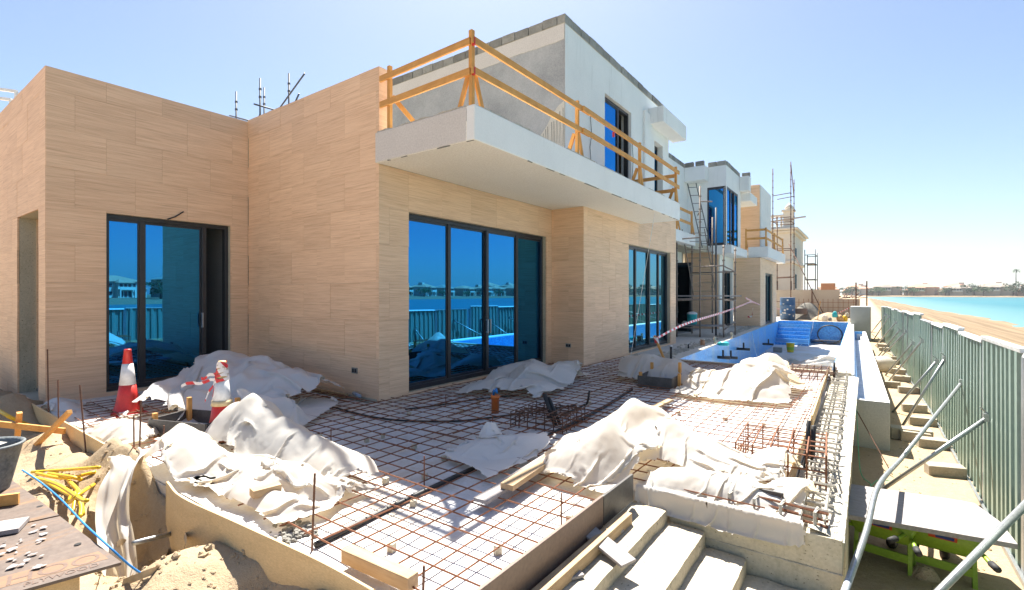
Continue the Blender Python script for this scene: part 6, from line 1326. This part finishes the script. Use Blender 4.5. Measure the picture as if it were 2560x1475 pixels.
# ================================================================ the opposite shore: villas, trees, mast
roofm = rough_mat('terracotta_roof', (.40, .21, .13), (.52, .30, .20), .6, .9, .2, .02); greyroof = rough_mat('grey_brown_roof', (.23, .19, .155), (.33, .28, .235), .6, .9, .2, .02)
wallc = [rough_mat('villa_render_' + n_, a, b, .5, .9, .05, .01) for n_, a, b in (('tan', (.46, .36, .26), (.54, .44, .33)), ('cream', (.56, .50, .42), (.64, .58, .50)), ('terracotta', (.52, .30, .18), (.58, .36, .24)))]
vglass = plain('dark_villa_glass', (.03, .05, .06), .2)
def copy_tree(o, parent=None, skip=()):
    c = o.copy(); COL.objects.link(c); c.parent = parent
    for k in list(o.children):
        if not k.name.startswith(skip): copy_tree(k, c)
    return c
def make_villa(v, roof):
    t = bpy.data.objects.new('shore_villa', None); COL.objects.link(t); w_, d, h = 17, 12, 6.6
    MB().box(-w_/2, w_/2, -d/2, d/2, -1, h).box(-w_/2-3.5, -w_/2, -d/2+2, d/2-2, -1, h*.55).box(-3, 3, -d/2-1.6, -d/2, -1, h*.92).build('wall', wallc[v], t)
    def hip(n_, x0, x1, y0, y1, z, rh):
        m_ = min(x1-x0, y1-y0)/2; return MB().add([(x0, y0, z), (x1, y0, z), (x1, y1, z), (x0, y1, z), (x0+m_, (y0+y1)/2, z+rh), (x1-m_, (y0+y1)/2, z+rh)], [(0, 1, 5, 4), (1, 2, 5), (2, 3, 4, 5), (3, 0, 4), (3, 2, 1, 0)]).build(n_, roof, t)
    hip('roof', -w_/2-.8, w_/2+.8, -d/2-.8, d/2+.8, h, 2.6); hip('roof', -w_/2-4.2, -w_/2+.5, -d/2+1.4, d/2-1.4, h*.55, 1.6); hip('roof', -3.6, 3.6, -d/2-2.4, -d/2+1.5, h*.92, 1.5)
    if v == 1: MB().box(2, 5.5, -1.5, 1.5, h, h+3.2).build('roof_turret', wallc[v], t)
    for x in (-7.2, -5, 4.6, 7):
        for z in (1., 4.2): wd_ = MB().box(x-.7, x+.7, -d/2-.06, -d/2-.01, z, z+1.7).build('window', M['cream'], t); MB().box(x-.55, x+.55, -d/2-.09, -d/2-.061, z+.12, z+1.58).build('pane', vglass, wd_)
    for x in (-1.7, 0, 1.7): MB().box(x-.6, x+.6, -d/2-1.66, -d/2-1.605, .3, 2.7).build('arch_door', vglass, t); MB().box(x-.55, x+.55, -d/2-1.66, -d/2-1.605, 3.9, 5.6).build('balcony_door', vglass, t)
    MB().box(-3.2, 3.2, -d/2-2.9, -d/2-1.6, 3.2, 3.5).box(-3.2, 3.2, -d/2-2.9, -d/2-2.75, 3.5, 4.4).build('balcony', M['cream'], t)
    for x in (-3, 3): MB().box(x-.2, x+.2, -d/2-2.9, -d/2-2.5, -1, 3.2).build('column', M['cream'], t)
    return t
protos = [make_villa(0, greyroof), make_villa(1, roofm), make_villa(2, roofm)]
# tree prototypes: trunk plus a crown of many leaf-clump faces
leafm = [rough_mat('tree_leaves_' + n_, a, b, .8, .85, 0, 0) for n_, a, b in (('dark', (.025, .06, .02), (.06, .115, .04)), ('mid', (.05, .10, .03), (.10, .165, .06)))]
barkm = plain('tree_bark', (.12, .08, .05), .9)
def make_tree(v, seed):
    rn_ = random.Random(seed); t = bpy.data.objects.new('shore_tree', None); COL.objects.link(t)
    mb = MB().tube([(0, 0, -1), (.1, 0, 2), (.0, .1, 4)], [.35, .28, .15], 6)
    for k in range(5): a = k*1.25; mb.tube([(0, 0, 2.2+.2*k), (1.3*math.cos(a), 1.3*math.sin(a), 3.8+.2*k)], [.14, .05], 5)
    mb.build('trunk', barkm, t); cr = MB(); cl_ = [(rn_.gauss(0, 1.5), rn_.gauss(0, 1.5), rn_.uniform(2.2, 6.2), rn_.uniform(.8, 1.6)) for _ in range(13)]
    for k in range(650):
        cx_, cy_, cz_, r = rn_.choice(cl_); d = Vector((rn_.gauss(0, 1), rn_.gauss(0, 1), rn_.gauss(0, .8))).normalized()*r*rn_.uniform(.6, 1.05); c_ = Vector((cx_, cy_, cz_)) + d
        a = Vector((rn_.gauss(0, 1), rn_.gauss(0, 1), rn_.gauss(0, 1))).normalized(); b = a.cross(d if d.length > .01 else Vector((0, 0, 1))).normalized(); a = b.cross(a).normalized(); s_ = rn_.uniform(.18, .38)
        cr.quad(c_-a*s_, c_-b*s_*.6, c_+a*s_, c_+b*s_*.6)
    cr.build('crown', leafm[v], t); return t
tprotos = [make_tree(0, 1), make_tree(1, 2)]
acc = [0.]
for a, b in zip(SD, SD[1:]): acc.append(acc[-1] + (b[0]-a[0]).length)
def shore(s_, off):
    i = max(0, min(len(SD)-2, int(np.searchsorted(acc, s_)) - 1)); t = (s_-acc[i])/(acc[i+1]-acc[i]); p = SD[i][0].lerp(SD[i+1][0], t); n_ = SD[i][2].lerp(SD[i+1][2], t).normalized(); return p + n_*off, n_
rn = random.Random(21); s_ = 330.; k = 0; nview = 0
while s_ < acc[-1]-300:
    if shore(s_, 0)[0].x < -60: break
    p, n_ = shore(s_, 34 + rn.uniform(-3, 6)); v = rn.choice((0, 0, 1, 0, 1, 2)); used = k < 3
    o = copy_tree(protos[v], None, ('window', 'column', 'arch') if p.y > 560 else ('nothing',)); o.location = (p.x, p.y, .2); o.rotation_euler.z = math.atan2(n_.y, n_.x) - math.pi/2 + rn.uniform(-.12, .12); sc_ = rn.uniform(.9, 1.15) * (1.3 if p.y > 560 else 1.); o.scale = (sc_, sc_, sc_*rn.uniform(.9, 1.1))
    tag(o, ordn(k) + ' hip-roofed villa along the opposite shore, counted from behind the camera', 'house', 'villas on the opposite shore')
    if p.y > 400:
        p2, n2 = shore(s_+10, 75); o2 = copy_tree(protos[rn.choice((0, 1))], None, ('window', 'column', 'arch', 'balcony')); o2.location = (p2.x, p2.y, 1.5); o2.scale = (1.2, 1.2, 1.35); o2.rotation_euler.z = o.rotation_euler.z
        tag(o2, 'back-row villa rising behind the ' + ordn(k) + ' shore villa', 'house', 'villas on the opposite shore')
    for q in range(2):
        p2, _ = shore(s_ + rn.uniform(9, 16)*(1 if q else .4), rn.uniform(18, 27)); o = copy_tree(tprotos[rn.choice((0, 1))]); o.location = (p2.x, p2.y, 0); s3 = rn.uniform(.6, 1.05)*(2.2 if p2.y > 560 else 1); o.scale = (s3*1.3, s3*1.3, s3*.9); o.rotation_euler.z = rn.random()*6
        tag(o, ('rounded green tree ' if q else 'smaller green tree ') + 'before the ' + ordn(k) + ' shore villa', 'tree', 'trees on the opposite shore')
    s_ += rn.uniform(25, 33); k += 1
for o in protos + tprotos:
    for c_ in list(o.children):
        for d in list(c_.children): bpy.data.objects.remove(d)
        bpy.data.objects.remove(c_)
    bpy.data.objects.remove(o)
# palm-shaped mast
mp = atd(2540, 735, 640); ms = thing('palm_mast', 'tall telecom mast disguised as a palm on the far shore', 'mast', (mp.x, mp.y, 0))
MB().tube([(mp.x, mp.y, 0), (mp.x, mp.y, 34)], [.7, .35], 10).build('trunk', M['greypole'], ms, True); cr = MB(); rn = random.Random(5)
for k in range(34):
    a = rn.random()*6.28; el = rn.uniform(-.5, .9); L = rn.uniform(3, 5.5); d = Vector((math.cos(a), math.sin(a), 0)); pts = [Vector((mp.x, mp.y, 33)) + d*L*t + Vector((0, 0, L*t*math.sin(el) - 2.2*t*t)) for t in (0, .35, .7, 1)]; s_ = Vector((-d.y, d.x, 0))*.4
    for A_, B_ in zip(pts, pts[1:]): cr.quad(A_-s_, B_-s_, B_+s_, A_+s_)
cr.build('crown', leafm[0], ms)
MB().tube([(mp.x, mp.y, 34), (mp.x, mp.y, 38)], .12, 6).build('spike', M['greypole'], ms)

# ================================================================ hazy air
hz = MB().box(-2650, 3650, -2100, 4150, -3.6, 42).build('haze', None); hz['kind'] = 'stuff'; hz['label'] = 'pale summer haze over the water and the far shore'; hz['category'] = 'haze'
hm = bpy.data.materials.new('haze_air'); hm.use_nodes = True; hn = hm.node_tree; hn.nodes.remove(hn.nodes['Principled BSDF'])
pv = hn.nodes.new('ShaderNodeVolumePrincipled'); pv.inputs['Color'].default_value = (.86, .92, 1, 1); pv.inputs['Density'].default_value = .00015; pv.inputs['Anisotropy'].default_value = .2
hn.links.new(pv.outputs[0], hn.nodes['Material Output'].inputs['Volume']); hz.data.materials.append(hm)
